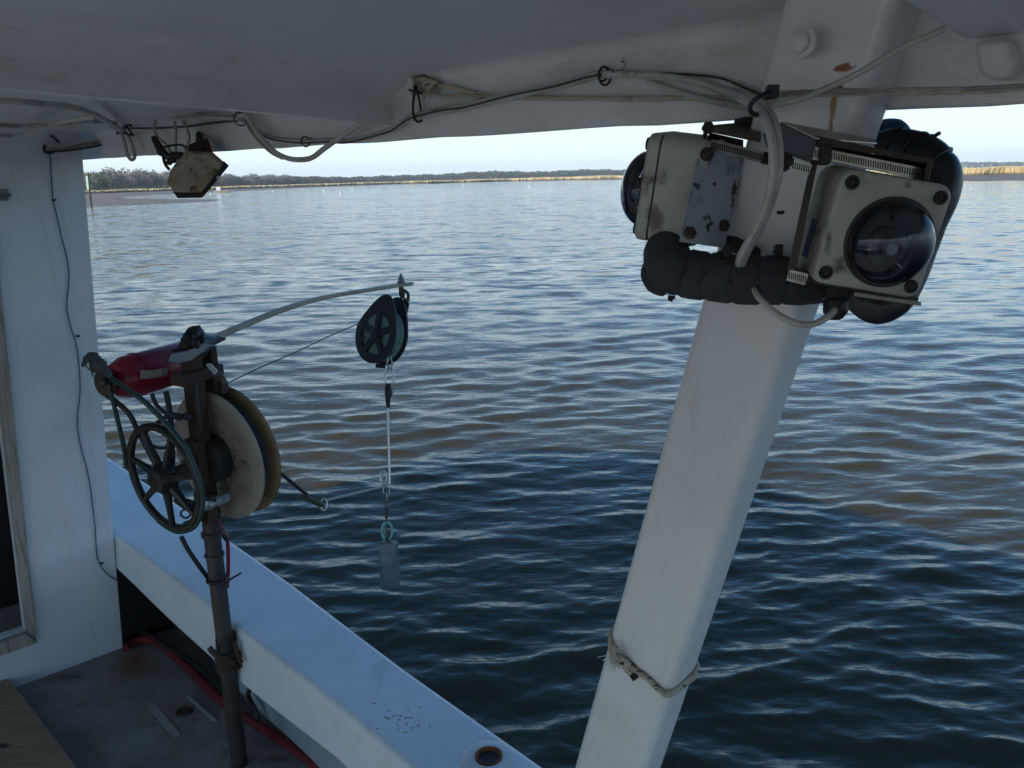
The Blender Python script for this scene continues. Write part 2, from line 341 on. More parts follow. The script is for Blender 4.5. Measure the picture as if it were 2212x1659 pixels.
    bs.inputs['Subsurface Weight'].default_value = 1.0; bs.inputs['Subsurface Radius'].default_value = (1.0, .8, .5); bs.inputs['Subsurface Scale'].default_value = .8
    me.materials.append(m)
water()

# ------------------------------------------------------------------ far shore
def quadstrip(name, A, Bp, m, kind='structure', n=None):
    mb = MB(); k = len(A); mb.add(list(A) + list(Bp), [(i, i + 1, k + i + 1, k + i) for i in range(k - 1)])
    o = mb.build(name, m, M=Matrix.Identity(4)); o['kind'] = kind; return o
def polar(px, dist, z):
    v = ray(px, 400); h = Vector((v.x, v.y, 0)).normalized(); return Vector((h.x * dist, h.y * dist, z))
M_['mud'] = mat('tidal_mud', (.15, .128, .112), .85, col2=(.11, .092, .08), scale=.25, bump=.05, bscale=1.5)
M_['marshground'] = mat('marsh_ground', (.45, .34, .18), .9, col2=(.32, .26, .13), scale=.05)
# (px, mud waterline, marsh edge, marsh height)
SH = [(-900, 150, 260, .9), (-300, 190, 330, .9), (200, 235, 370, .8), (480, 330, 440, .8), (620, 430, 520, .8), (860, 620, 640, .75), (1100, 690, 700, .75), (1330, 620, 650, .8),
      (1600, 430, 480, .8), (1850, 260, 360, .8), (2080, 192, 300, .9), (2300, 185, 280, .9), (3000, 170, 250, .9), (4200, 160, 240, .9)]
pxs = np.arange(-900, 4201, 12.0)
f_w = np.interp(pxs, [a[0] for a in SH], [a[1] for a in SH]); f_m = np.interp(pxs, [a[0] for a in SH], [a[2] for a in SH])
f_w = f_w * (1 + .012 * np.sin(pxs * .021) + .008 * np.sin(pxs * .067)); f_m = f_m * (1 + .015 * np.sin(pxs * .017 + 1) + .01 * np.sin(pxs * .053))
a0 = [polar(p, r - 30, -.5) for p, r in zip(pxs, f_w)]; a1 = [polar(p, r, .03) for p, r in zip(pxs, f_w)]
a2 = [polar(p, r + 1, .40) for p, r in zip(pxs, f_m)]; a3 = [polar(p, 3800, .5) for p in pxs]
mb = MB(); k = len(pxs)
mb.add(a0 + a1 + a2, [(r * k + i, r * k + i + 1, (r + 1) * k + i + 1, (r + 1) * k + i) for r in (0, 1) for i in range(k - 1)])
mb.build('mudflat', M_['mud'], M=Matrix.Identity(4))['kind'] = 'structure'
mb = MB(); mb.add(a2 + a3, [(i, i + 1, k + i + 1, k + i) for i in range(k - 1)])
mb.build('marsh_ground', M_['marshground'], M=Matrix.Identity(4))['kind'] = 'structure'
# low spit of mud in front of the creek mouth on the left
near = [(-400, 452), (-100, 449), (60, 448), (190, 446.5), (273, 443), (345, 440), (417, 437), (455, 434.5), (478, 431.5)]
farp = [(-400, 436), (-100, 434), (60, 433), (190, 432), (240, 428.5), (300, 429.5), (417, 430.6), (455, 430.8), (478, 431.2)]
n0 = [atz(x, y, 0) for x, y in near]; n1 = [atz(x, y, 0) for x, y in farp]
cen = [(a + b) / 2 + ZV * (.10 if i < 7 else .04) for i, (a, b) in enumerate(zip(n0, n1))]
mb = MB(); k = len(n0); sk = [v - ZV * .25 for v in n0]; sk2 = [v - ZV * .25 for v in n1]
up = lambda L_: [v + ZV * .02 for v in L_]
mb.add(sk + up(n0) + cen + up(n1) + sk2, [(r * k + i, r * k + i + 1, (r + 1) * k + i + 1, (r + 1) * k + i) for r in range(4) for i in range(k - 1)])
mb.build('mud_spit', M_['mud'], M=Matrix.Identity(4))['kind'] = 'structure'
# second low strip joining the spit to the flat (left of the creek tip)
m0 = [atz(x, y, 0) for x, y in [(-400, 438), (0, 436), (190, 434), (235, 430), (268, 428)]]; m1 = [atz(x, y, 0) for x, y in [(-400, 424), (0, 423), (190, 422), (245, 424.5), (268, 427.2)]]
quadstrip('mud_bar', [v + ZV * .05 for v in m0], [v + ZV * .07 for v in m1], M_['mud'])

def marsh():
    g = np.random.default_rng(3)
    V = []; F = []; 
    def band(n, p0, p1, extra, hmin, hmax, wd, zb):
        p = g.uniform(p0, p1, n); base = np.interp(p, pxs, f_m); d = base + extra * g.random(n) ** 1.7
        az = np.arctan2((p - PW / 2) / FP, math.cos(PITCH) * 1.0); az = az
        h = g.uniform(hmin, hmax, n) * np.interp(p, [100, 620, 1000, 1330, 1400, 1990, 2400], [1.15, 1.45, 2.0, 2.75, 1.6, 1.0, 1.0]) * (1 + .06 * np.sin(p * .05)); wv = wd * g.uniform(.6, 1.5, n)
        for i in range(n):
            c = polar(p[i], d[i], zb); a = g.uniform(0, math.pi); dx, dy = math.cos(a) * wv[i], math.sin(a) * wv[i]
            o = len(V); lx, ly = g.normal() * .2, g.normal() * .2
            V.extend([(c.x - dx, c.y - dy, zb - .2), (c.x + dx, c.y + dy, zb - .2), (c.x + dx * .7 + lx, c.y + dy * .7 + ly, zb + h[i] * .8), (c.x + lx, c.y + ly, zb + h[i]), (c.x - dx * .7 + lx, c.y - dy * .7 + ly, zb + h[i] * .75)])
            F.append((o, o + 1, o + 2, o + 3, o + 4))
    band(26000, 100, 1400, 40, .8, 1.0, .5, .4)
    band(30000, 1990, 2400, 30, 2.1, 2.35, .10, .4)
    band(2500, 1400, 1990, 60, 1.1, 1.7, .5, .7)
    me = bpy.data.meshes.new('marsh_grass'); me.from_pydata(V, [], F); me.update()
    o = bpy.data.objects.new('marsh_grass', me); COL.objects.link(o); o['kind'] = 'stuff'
    m = bpy.data.materials.new('dry_cordgrass'); m.use_nodes = True; nt = m.node_tree; N = nt.nodes; L = nt.links; bs = N['Principled BSDF']; bs.inputs['Roughness'].default_value = .9
    gp = N.new('ShaderNodeNewGeometry'); nz = N.new('ShaderNodeTexNoise'); nz.inputs['Scale'].default_value = .06; nz.inputs['Detail'].default_value = 6; L.new(gp.outputs['Position'], nz.inputs['Vector'])
    cr = N.new('ShaderNodeValToRGB'); e = cr.color_ramp.elements; e[0].position = .38; e[0].color = (.56, .45, .24, 1); e[1].position = .6; e[1].color = (.74, .57, .34, 1); L.new(nz.outputs[0], cr.inputs[0])
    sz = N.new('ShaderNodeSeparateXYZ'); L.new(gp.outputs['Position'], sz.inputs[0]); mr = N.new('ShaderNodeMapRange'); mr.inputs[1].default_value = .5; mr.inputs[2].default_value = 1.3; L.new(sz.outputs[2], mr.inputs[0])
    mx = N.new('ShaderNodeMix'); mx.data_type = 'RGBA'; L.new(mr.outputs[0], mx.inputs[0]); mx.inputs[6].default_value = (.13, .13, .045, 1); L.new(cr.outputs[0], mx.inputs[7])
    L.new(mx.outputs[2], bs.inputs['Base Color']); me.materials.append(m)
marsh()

def foliage_mat(name, c1, c2):
    m = bpy.data.materials.new(name); m.use_nodes = True; nt = m.node_tree; N = nt.nodes; L = nt.links; bs = N['Principled BSDF']; bs.inputs['Roughness'].default_value = .8
    oi = N.new('ShaderNodeObjectInfo'); gp = N.new('ShaderNodeNewGeometry'); nz = N.new('ShaderNodeTexNoise'); nz.inputs['Scale'].default_value = .25; L.new(gp.outputs['Position'], nz.inputs['Vector'])
    ad = N.new('ShaderNodeMath'); ad.operation = 'MULTIPLY_ADD'; L.new(oi.outputs['Random'], ad.inputs[0]); ad.inputs[1].default_value = .9; L.new(nz.outputs[0], ad.inputs[2])
    mr = N.new('ShaderNodeMapRange'); mr.inputs[1].default_value = .4; mr.inputs[2].default_value = 1.5; L.new(ad.outputs[0], mr.inputs[0])
    mx = N.new('ShaderNodeMix'); mx.data_type = 'RGBA'; L.new(mr.outputs[0], mx.inputs[0]); mx.inputs[6].default_value = c1 + (1,); mx.inputs[7].default_value = c2 + (1,)
    L.new(mx.outputs[2], bs.inputs['Base Color']); return m
M_['pine'] = foliage_mat('evergreen_leaves', (.055, .08, .055), (.10, .125, .075)); M_['bare'] = foliage_mat('bare_winter_twigs', (.17, .145, .125), (.25, .215, .18))
M_['bark'] = mat('bark', (.10, .08, .065), .9)
def crown_mesh(seed, n=1100, wide=1.0):
    g = random.Random(seed); V = []; F = []
    lobes = [(Vector((g.uniform(-.5, .5) * wide, g.uniform(-.5, .5) * wide, g.uniform(.35, .8))), g.uniform(.28, .48)) for _ in range(7)]
    for i in range(n):
        c, r = g.choice(lobes); v = Vector((g.gauss(0, 1), g.gauss(0, 1), g.gauss(0, .8))).normalized() * r * g.uniform(.6, 1.08); p = c + v
        a, b = perp(Vector((g.gauss(0, 1), g.gauss(0, 1), g.gauss(0, 1)))); s = g.uniform(.022, .055); o = len(V)
        V += [p - a * s, p + b * s * .8, p + a * s, p - b * s * .9]; F.append((o, o + 1, o + 2, o + 3))
    me = bpy.data.meshes.new('crown'); me.from_pydata(V, [], F); me.update(); return me
def trunk_mesh(seed):
    g = random.Random(seed); mb = MB(); mb.tube([Vector((0, 0, -.1)), Vector((.01, 0, .3)), Vector((.03, .01, .6))], [.035, .028, .012], 6)
    for _ in range(3): mb.tube([Vector((0, 0, g.uniform(.25, .4))), Vector((g.uniform(-.35, .35), g.uniform(-.3, .3), g.uniform(.6, .8)))], [.015, .006], 5)
    me = bpy.data.meshes.new('trunk'); me.from_pydata(mb.v, [], mb.f); me.update(); me.materials.append(M_['bark']); return me
cm = []
for i in range(8):
    me = crown_mesh(i); me.materials.append(M_['pine'] if i % 2 else M_['bare']); cm.append(me)
tm = [trunk_mesh(i) for i in range(3)]
TP = [(-200, 400), (177, 440), (500, 700), (620, 850), (900, 1150), (1327, 1500), (2400, 2600)]
# (pixel, tree top line in the photograph) gives the height of the wood
TT = [(-200, 383), (177, 377), (280, 377), (360, 378), (480, 381), (620, 382), (860, 379), (1000, 371), (1330, 365), (1600, 361), (2070, 352), (2400, 345)]
hor = lambda x: 409.89 - .0227 * x
def ttop(px, d):
    y = np.interp(px, [a[0] for a in TT], [a[1] for a in TT]); return EYE + (hor(px) - y) / 1827 * d
g = random.Random(5)
nt_ = 0
rows = [0, 14, 30]
for row, off in enumerate(rows):
    p = 168.0 + row * 7
    while p < 640 and nt_ < 290:
        d = np.interp(p, [a[0] for a in TP], [a[1] for a in TP]) + off + g.uniform(-6, 6)
        top = ttop(p, d) * g.uniform(.80, 1.10) * (.92 if row == 0 else 1.03); hgt = top - .6; wdt = g.uniform(.75, 1.1) * hgt
        i = g.randrange(8); c = polar(p, d, .6)
        kindl = 'evergreen' if i % 2 else 'bare brown'
        e = bpy.data.objects.new('evergreen_tree' if i % 2 else 'winter_tree', None); COL.objects.link(e)
        e.matrix_world = Matrix.Translation(c) @ Matrix.Rotation(g.uniform(0, 6.28), 4, 'Z') @ Matrix.Diagonal((wdt, wdt, hgt, 1))
        e['label'] = f'{kindl} tree in the wood behind the marsh on the far left shore'; e['category'] = 'tree'; e['group'] = f'{kindl} trees of the wood on the left shore'
        for nm, me in (('crown', cm[i]), ('trunk', tm[i % 3])):
            o = bpy.data.objects.new(nm, me); COL.objects.link(o); o.parent = e
        nt_ += 1; p += g.uniform(.45, .7) * wdt / d * 1800
def farwood():
    gg = np.random.default_rng(9); V = []; F = []
    for p0, p1, n, offs in ((150, 660, 9000, 55), (600, 1420, 60000, 0), (1400, 2450, 22000, 0)):
        for _ in range(n):
            p = gg.uniform(p0, p1); d = np.interp(p, [a[0] for a in TP], [a[1] for a in TP]) + offs + gg.uniform(0, 50)
            top = ttop(p, d); blob = .90 + .07 * math.sin(p * .031) + .05 * math.sin(p * .13 + 1) + .03 * math.sin(p * .41 + 2)
            z = .6 + (top - .6) * blob * gg.random() ** .75 * gg.uniform(.92, 1.02); c = polar(p, d, z); s = gg.uniform(.35, .8) * max(1, d / 1100)
            a = gg.normal(size=3); a /= np.linalg.norm(a); b = np.cross(a, gg.normal(size=3)); b /= np.linalg.norm(b); c = np.array(c); o = len(V)
            V.extend([c - a * s, c + b * s, c + a * s, c - b * s]); F.append((o, o + 1, o + 2, o + 3))
    me = bpy.data.meshes.new('far_wood'); me.from_pydata([tuple(v) for v in V], [], F); me.update()
    m = foliage_mat('far_leaves', (.10, .12, .09), (.20, .18, .15)); me.materials.append(m)
    o = bpy.data.objects.new('far_wood', me); COL.objects.link(o); o['kind'] = 'stuff'; o['label'] = 'distant wood along the horizon beyond the marsh'; o['category'] = 'wood'
farwood()
# channel marker
t0 = atz(197, 445, 0); top = t0 + (at(190, 375, depth_of(t0)) - t0)
mk = thing('channel_marker', 'leaning wooden channel marker pile with a pale green board at the mud edge', 'marker', (t0.x, t0.y, -.5))
M_['pile'] = mat('dark_pile', (.05, .045, .035), .9, col2=(.10, .09, .07), scale=3)
MB().tube([t0 - ZV * .5, t0 + (top - t0) * .6, top], [.17, .14, .12], 8).build('pile', M_['pile'], mk)
bd = t0 + (top - t0) * .72; rt = Vector((1, .1, 0)).normalized()
MB().box(bd - rt * .12 - Vector((0, .2, 0)), rt, Vector((0, 1, 0)), (top - t0).normalized(), .3, .05, 2.0).build('daymark', mat('daymark_green', (.42, .55, .38), .6), mk)
# moored skiff beyond the lamp
bc = atz(481, 416, 0)
bt = thing('small_motorboat', 'small pale motorboat lying on the water just past the hanging lamp', 'boat', (bc.x, bc.y, 0))
X = Vector((1, .15, 0)).normalized(); Y = Vector((-.15, 1, 0)).normalized()
dpt = depth_of(bc); sc_ = dpt / FP * 34      # length from the photograph
mb = MB(); L_ = sc_; hb = []
for q, wv, hh in ((-.5, .30, .13), (-.2, .34, .13), (.15, .30, .15), (.38, .15, .18), (.5, .01, .2)):
    hb.append([bc + X * q * L_ + Y * wv * L_ * sgn * kk + ZV * (z * L_) for sgn, kk, z in ((-1, .5, hh), (-1, .3, -.03), (1, .3, -.03), (1, .5, hh))])
vs = sum(hb, []); fs = [(i * 4 + j, i * 4 + (j + 1) % 4, i * 4 + 4 + (j + 1) % 4, i * 4 + 4 + j) for i in range(4) for j in range(4)] + [(0, 1, 2, 3)]
mb.add(vs, fs).build('hull', mat('skiff_cream', (.6, .5, .35), .5), bt)
MB().box(bc - X * .22 * L_ + ZV * .24 * L_, X, Y, ZV, .26 * L_, .24 * L_, .2 * L_).build('cabin', mat('skiff_white', (.75, .75, .75), .5), bt, bevel=.06)
MB().cyl(bc + ZV * .15 * L_ - X * .02 * L_, bc + ZV * .62 * L_ - X * .04 * L_, .02 * L_, 8).build('mast', M_['rust'], bt)
fl = MB().box(bc + X * .44 * L_ + ZV * .26 * L_, X, Y, ZV, .06 * L_, .05 * L_, .14 * L_).build('outboard', M_['black'], bt, bevel=.03)
wf = mat('white_float', (.8, .8, .8), .4)
fme = None
FL = [(762, 408, 'tiny white float on the river straight above the middle of the bent arm'), (844, 405, 'tiny white float on the river straight above the arm tip bolt'),
      (735, 417, 'tiny white float nearest to the viewer, lowest of those below the sagging cable'), (1144, 404, 'tiny white float alone on the river right of the arm tip'),
      (700, 413, 'tiny white float below the bottom of the sagging cable loop'), (590, 414, 'tiny white float between the small motorboat and the sagging cable'),
      (455, 419, 'tiny white float close behind the lamp, leftmost of the floats'), (1370, 391, 'tiny white float by the left dome camera, rightmost of the floats'),
      (1001, 402, 'tiny white float near the far marsh, between the arm tip and the solitary right one')]
for i, (x, y, lb) in enumerate(FL):
    c = atz(x, y, 0)
    if fme is None:
        mb = MB(); mb.local = True; mb.lathe(Vector((0, 0, 0)), ZV, [(.001, -.18), (.15, -.15), (.24, 0), (.2, .2), (.08, .3), (.03, .34), (.03, .7), (.001, .7)], 12)
        o = mb.build('mooring_float', wf, M=Matrix.Translation(c)); fme = o.data
    else:
        o = bpy.data.objects.new('mooring_float', fme); COL.objects.link(o); o.matrix_world = Matrix.Translation(c)
    tag(o, lb, 'float', 'white floats scattered on the river')

# ------------------------------------------------------------------ the boat we stand on
boat = thing('workboat', 'white painted workboat deck, cabin side, rail and overhead roof in shade around the camera', 'boat', (0, 0, 0))
DK = .92
# gunwale cap: outline of the inner and outer edge along the rail
cap_s = [-3.2, -1, .5, 1.07, 1.63, 2.27, 3.04]
cap_i = [.85, .85, .848, .846, .843, .819, .782]; cap_o = [1.06, 1.068, 1.071, 1.058, 1.055, 1.071, 1.068]
cap_b = [1.215, 1.215, 1.213, 1.212, 1.208, 1.178, 1.226]
s2 = [3.04, 4.03, 5.5, 6.5, 7.5, 8.3]; i2 = [.782, .79, .55, .15, -.45, -1.0]; o2 = [1.068, 1.057, .85, .45, -.15, -.80]; b2 = [1.226, 1.2, 1.2, 1.3, 1.4, 1.5]; z2 = [RAILZ, RAILZ, 1.45, 1.55, 1.66, 1.75]
mb = MB(); vs = []
ss = np.linspace(-3.2, 3.04, 40)
def I(s, a): return float(np.interp(s, cap_s, a))
for s in ss:
    wb = .002 * math.sin(s * 9)
    vs += [B(s, I(s, cap_i) - .012 + wb * .3, I(s, cap_b) + wb), B(s, I(s, cap_i), RAILZ), B(s, I(s, cap_o), RAILZ), B(s, I(s, cap_o) + .005, RAILZ - .09)]
for s, a, b, c, z in list(zip(s2, i2, o2, b2, z2))[1:]:
    vs += [B(s, a, c), B(s, a, z), B(s, b, z), B(s, b + .005, z - .09)]
nn = len(vs) // 4
mb.add(vs, [(i * 4 + j, i * 4 + (j + 1) % 4, i * 4 + 4 + (j + 1) % 4, i * 4 + 4 + j) for i in range(nn - 1) for j in range(4)] + [(0, 1, 2, 3), tuple((nn - 1) * 4 + j for j in (3, 2, 1, 0))])
gun = mb.build('gunwale', M_['rail'], boat, bevel=.016, bs=4)
# hull side and bulwark
mb = MB(); S_ = [-3.2, 0, 3.0, 4.0, 5.5, 6.5, 7.5, 8.3]; To = [1.03, 1.03, 1.03, 1.02, .80, .40, -.20, -.86]; Zt = [1.29, 1.29, 1.29, 1.29, 1.37, 1.47, 1.57, 1.66]
k = len(S_); vs = [B(s, t, z) for s, t, z in zip(S_, To, Zt)] + [B(s, t * .99 - .06, -.4) for s, t in zip(S_, To)] + [B(s, t - .05, -.4 + .001) for s, t in zip(S_, To)] + [B(s, t - .05, z) for s, t, z in zip(S_, To, Zt)]
port = [B(s, -1.8 - t, z) for s, t, z in zip(S_, To, Zt)] + [B(s, -1.8 - t * .99 + .06, -.4) for s, t in zip(S_, To)] + [B(s, -1.8 - t + .05, -.4 + .001) for s, t in zip(S_, To)] + [B(s, -1.8 - t + .05, z) for s, t, z in zip(S_, To, Zt)]
for V in (vs, port): mb.add(V, [(r * k + i, r * k + i + 1, ((r + 1) % 4) * k + i + 1, ((r + 1) % 4) * k + i) for r in range(4) for i in range(k - 1)])
mb.build('hull_side', M_['hullwhite'], boat)
mb = MB()
for i in range(len(S_) - 1): mb.prism([B(S_[i], -1.8 - To[i] - .02, Zt[i] + .001), B(S_[i + 1], -1.8 - To[i + 1] - .02, Zt[i + 1] + .001), B(S_[i + 1], -1.8 - To[i + 1] + .2, Zt[i + 1] + .001), B(S_[i], -1.8 - To[i] + .2, Zt[i] + .001)], ZV * .07)
mb.build('port_gunwale', M_['hullwhite'], boat)
MB().prism([B(-3.2, 1.0, DK), B(3.1, .98, DK), B(3.1, -2.75, DK), B(-3.2, -2.75, DK)], -ZV * .05).build('deck', M_['deck'], boat)
MB().prism([B(3.05, .98, 1.1), B(5.5, .6, 1.15), B(6.5, .2, 1.2), B(8.2, -.86, 1.4), B(6.5, -2.0, 1.2), B(5.5, -2.4, 1.15), B(3.05, -2.78, 1.1)], -ZV * .05).build('foredeck', M_['deck'], boat)
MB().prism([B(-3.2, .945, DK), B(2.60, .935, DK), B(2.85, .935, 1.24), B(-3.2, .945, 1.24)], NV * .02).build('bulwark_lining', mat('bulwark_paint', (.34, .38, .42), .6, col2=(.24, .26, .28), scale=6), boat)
MB().prism([B(3.045, .74, .5), B(3.045, 1.02, .5), B(3.045, 1.02, 1.24), B(3.045, .74, 1.24)], DV * .02).build('gap_shade_web', M_['black'], boat)  # added black sheet, its colour stands in for the shade under the rail
MB().prism([B(2.63, .97, DK + .001), B(3.04, .97, DK + .001), B(3.04, .97, 1.24), B(2.63, .97, 1.24)], NV * .01).build('gap_shade_side', M_['black'], boat)  # black sheet paints in the deep shade past the lining's slanted end
# cabin wall (aft bulkhead) with the doorway
wt = Vector; WE = lambda z: float(np.interp(z, [.5, .919, 1.362, 2.691, 3.0], [.728, .750, .776, .856, .875]))
def wp(x, y): p = onW(x, y, 0); return (NV.dot(p), p.z)
ia, ib = wp(0, 912), wp(54, 1361); oa, ob = wp(0, 628), wp(77, 1379)
def ext(a, b, z): q = (z - a[1]) / (b[1] - a[1]); return a[0] + (b[0] - a[0]) * q
DT, DB = 2.42, ib[1]
def Wq(L_): return [B(3.04, t, z) for t, z in L_]
th = DV * .04
mb = MB()
mb.prism(Wq([(ext(ia, ib, DB), DB), (WE(DB), DB), (WE(1.362), 1.362), (WE(DT), DT), (ext(ia, ib, DT), DT)]), th)
mb.prism(Wq([(-2.7, DT), (WE(DT), DT), (WE(2.83), 2.83), (-2.7, 2.83)]), th)
mb.prism(Wq([(-2.7, DK - .03), (WE(DK - .03), DK - .03), (WE(DB), DB), (-2.7, DB)]), th)
mb.prism(Wq([(-2.7, DB), (-.35, DB), (-.35, DT), (-2.7, DT)]), th)
mb.build('cabin_bulkhead', M_['wall'], boat, ang=20)
# cabin side walls and front behind it
mb = MB()
mb.prism([B(3.06, .86 - .16, 1.0), B(5.3, .5, 1.0), B(6.1, -.3, 1.0), B(6.1, -1.5, 1.0), B(5.3, -2.3, 1.0), B(3.06, -2.6, 1.0), B(3.06, -2.55, 1.0), B(5.28, -2.25, 1.0), B(6.05, -1.48, 1.0), B(6.05, -.32, 1.0), B(5.28, .45, 1.0), B(3.06, .65, 1.0)], ZV * 1.8)
mb.build('cabin_side', M_['wall'], boat, ang=20)
# wooden door trim
f1 = [B(3.037, ext(ia, ib, z), z) for z in (DB, DT)]; f2 = [B(3.037, ext(oa, ob, z), z) for z in (ob[1], DT + .06)]
fr = MB().prism([f1[0], f2[0], f2[1], f1[1]], -DV * .018).build('door_jamb', M_['wood'], boat, bevel=.003)
sa, sb = wp(0, 1383), wp(0, 1408)
MB().prism([B(3.037, f_, z) for f_, z in ((-.35, sa[1]), (ib[0] - .001, ib[1] - .001), (ob[0], ob[1] - .003), (-.35, sb[1]))], -DV * .03).build('door_sill', M_['wood'], boat, bevel=.003)
MB().prism([B(3.30, -.4, DK), B(3.30, .6, DK), B(3.30, .6, 2.7), B(3.30, -.4, 2.7)], DV * .02).build('cabin_interior_shade', M_['black'], boat)  # black sheet behind the doorway, painted in place of the cabin's inner shade
# roof: ceiling, outer skin
def cz(t): return 2.775 + .04 * (TB - t) if t > -.9 else 2.775 + .04 * (TB + .9) - .04 * (-.9 - t)
rp = [(-3.4, 1.10), (4.7, 1.10), (5.5, .45), (6.2, -.5), (6.2, -1.3), (5.5, -2.25), (4.7, -2.9), (-3.4, -2.9)]
mb = MB(); strips = [(1.10, -3.4, 4.7), (.45, -3.4, 5.5), (-.2, -3.4, 6.0), (-.9, -3.4, 6.2), (-1.6, -3.4, 6.0), (-2.25, -3.4, 5.5), (-2.9, -3.4, 4.7)]
vs = []
for t, a, b in strips: vs += [B(a, t, cz(t)), B(b, t, cz(t)), B(b, t, cz(t) + .07), B(a, t, cz(t) + .07)]
fs = [(i * 4 + j, i * 4 + (j + 1) % 4, i * 4 + 4 + (j + 1) % 4, i * 4 + 4 + j) for i in range(len(strips) - 1) for j in range(4)] + [(0, 1, 2, 3), tuple(len(vs) - 4 + j for j in (3, 2, 1, 0))]
mb.add(vs, fs).build('roof', M_['ceiling'], boat)
# beam over the rail
mb = MB(); vs = []
ss = np.linspace(-3.3, 4.65, 120)
for s in ss:
    zb = 2.655 + .013 * s + .0012 * math.sin(s * 17) + random.uniform(-.0006, .0006)
    vs += [B(s, TB, cz(TB) + .02), B(s, TB - .001, zb + .055), B(s, TB + .004, zb), B(s, TB + .13, zb + .01), B(s, TB + .15, cz(1.05) + .02)]
nn = len(ss); mb.add(vs, [(i * 5 + j, i * 5 + (j + 1) % 5, i * 5 + 5 + (j + 1) % 5, i * 5 + 5 + j) for i in range(nn - 1) for j in range(5)])
mb.build('roof_beam', M_['beam'], boat, ang=50, bevel=.004)
# header across the roof
mb = MB(); HS = 1.27
ts = np.linspace(-2.6, TB - .0, 30); vs = []
def hz(t): return 2.727 - .047 * (t - .27)
for t in ts: vs += [B(HS, t, cz(t) + .01), B(HS, t, hz(t)), B(HS + .03, t, hz(t) + .001), B(HS + .03, t, cz(t) + .01)]
nn = len(ts); mb.add(vs, [(i * 4 + j, i * 4 + (j + 1) % 4, i * 4 + 4 + (j + 1) % 4, i * 4 + 4 + j) for i in range(nn - 1) for j in range(4)] + [(0, 1, 2, 3)])
mb.build('roof_header', M_['beam'], boat, bevel=.005)
# fillets where header and beam meet the ceiling
def fillet(name, p0, p1, da, db, r, m):
    mb = MB(); vs = []
    prof = [(0, 0)] + [(r - r * math.sin(a), r - r * math.cos(a)) for a in np.linspace(0, math.pi / 2, 6)]
    for p in (p0, p1): vs += [p + da * a + db * b for a, b in prof]
    k = len(prof); mb.add(vs, [(j, (j + 1) % k, k + (j + 1) % k, k + j) for j in range(k)]); return mb.build(name, m, boat, ang=60)
fillet('beam_fillet', B(-3.3, TB + .002, cz(TB) + .004), B(3.03, TB + .002, cz(TB) + .004), -NV, -ZV, .032, M_['beam'])
fillet('header_fillet', B(HS + .002, TB - .002, cz(TB) + .004), B(HS + .002, -.88, cz(-.88) + .004), -DV, -ZV, .05, M_['beam'])
fillet('header_fillet', B(HS + .002, TB + .002, 2.698), B(HS + .002, TB + .002, 2.79), -NV, -DV, .045, M_['beam'])
# post
pb = B(.757, .91, 1.66); pt = B(.481, .889, 2.62); ax = (pt - pb).normalized()
p_lo = pb - ax * ((1.66 - RAILZ + .002) / ax.z); p_hi = pb + ax * ((2.79 - 1.66) / ax.z)
PX = (DV - ax * DV.dot(ax)).normalized(); PY = NV
mb = MB(); W1, W2 = .126, .068; r = .016; prof = []
for cx, cy, a0 in ((1, 1, 0), (-1, 1, 90), (-1, -1, 180), (1, -1, 270)):
    for a in range(0, 91, 18): prof.append((cx * (W1 / 2 - r) + r * math.cos(rad(a0 + a)), cy * (W2 / 2 - r) + r * math.sin(rad(a0 + a))))
vs = []; ks = np.linspace(0, 1, 14); k = len(prof)
for q in ks:
    c = p_lo.lerp(p_hi, q); vs += [c + PX * a + PY * b for a, b in prof]
mb.add(vs, [(i * k + j, i * k + (j + 1) % k, (i + 1) * k + (j + 1) % k, (i + 1) * k + j) for i in range(13) for j in range(k)] + [tuple(range(k)), tuple(range(13 * k, 14 * k))])
post = mb.build('roof_post', M_['post'], boat, ang=50)
bo = at(1732, 92, .838)
MB().lathe(bo, -NV, [(.016, -.004), (.016, .001), (.011, .003), (.0105, .007), (.007, .010), (.001, .011)], 16).build('post_bolt', M_['post'], post)
MB().lathe(at(1685, 459, .872) , -NV, [(.002, -.006), (.002, .004), (.001, .0045)], 10).build('screw', M_['slot'], post)
# cross beam at the upper right with a rounded end block
pz = 2.718; q0 = atn(2140, 60, NV, TB); 
e0 = B(.306, TB - .003, 2.745); e1 = B(.225, .3, 2.763)
mb = MB(); dvr = (e1 - e0).normalized(); sd = dvr.cross(ZV).normalized()
mb.box((e0 + e1) / 2 + ZV * .0, dvr, sd, ZV, (e1 - e0).length, .056, .050); mb.build('cross_beam', M_['ceiling'], boat, bevel=.01, bs=4)
qa = [onB(2101, 92, .03), onB(2112, 150, .03), onB(2128, 170, .03), onB(2170, 172, .03), onB(2191, 150, .03), onB(2176, 84, .03)]
MB().prism(qa, NV * .029).build('end_block', M_['beam'], boat, bevel=.006, bs=3)
# deck fill on the rail: rusty hole in a raised flange
hc = atz(1056, 1640, RAILZ)
MB().lathe(hc - ZV * .002, ZV, [(.058, 0), (.060, .004), (.052, .0085), (.030, .009), (.027, .004), (.026, .001)], 36).build('flange', M_['hullwhite'], boat)
o_ = MB().lathe(hc + ZV * .0015, ZV, [(.0302, .009), (.027, .0095), (.0255, .0085), (.0235, .001), (.0005, .0008)], 36, cap0=False).build('pipe_hole', M_['rust'], boat)
MB().lathe(hc + ZV * .0032, ZV, [(.0225, .0), (.0005, .0003)], 30).build('hole_bottom', M_['slot'], boat)
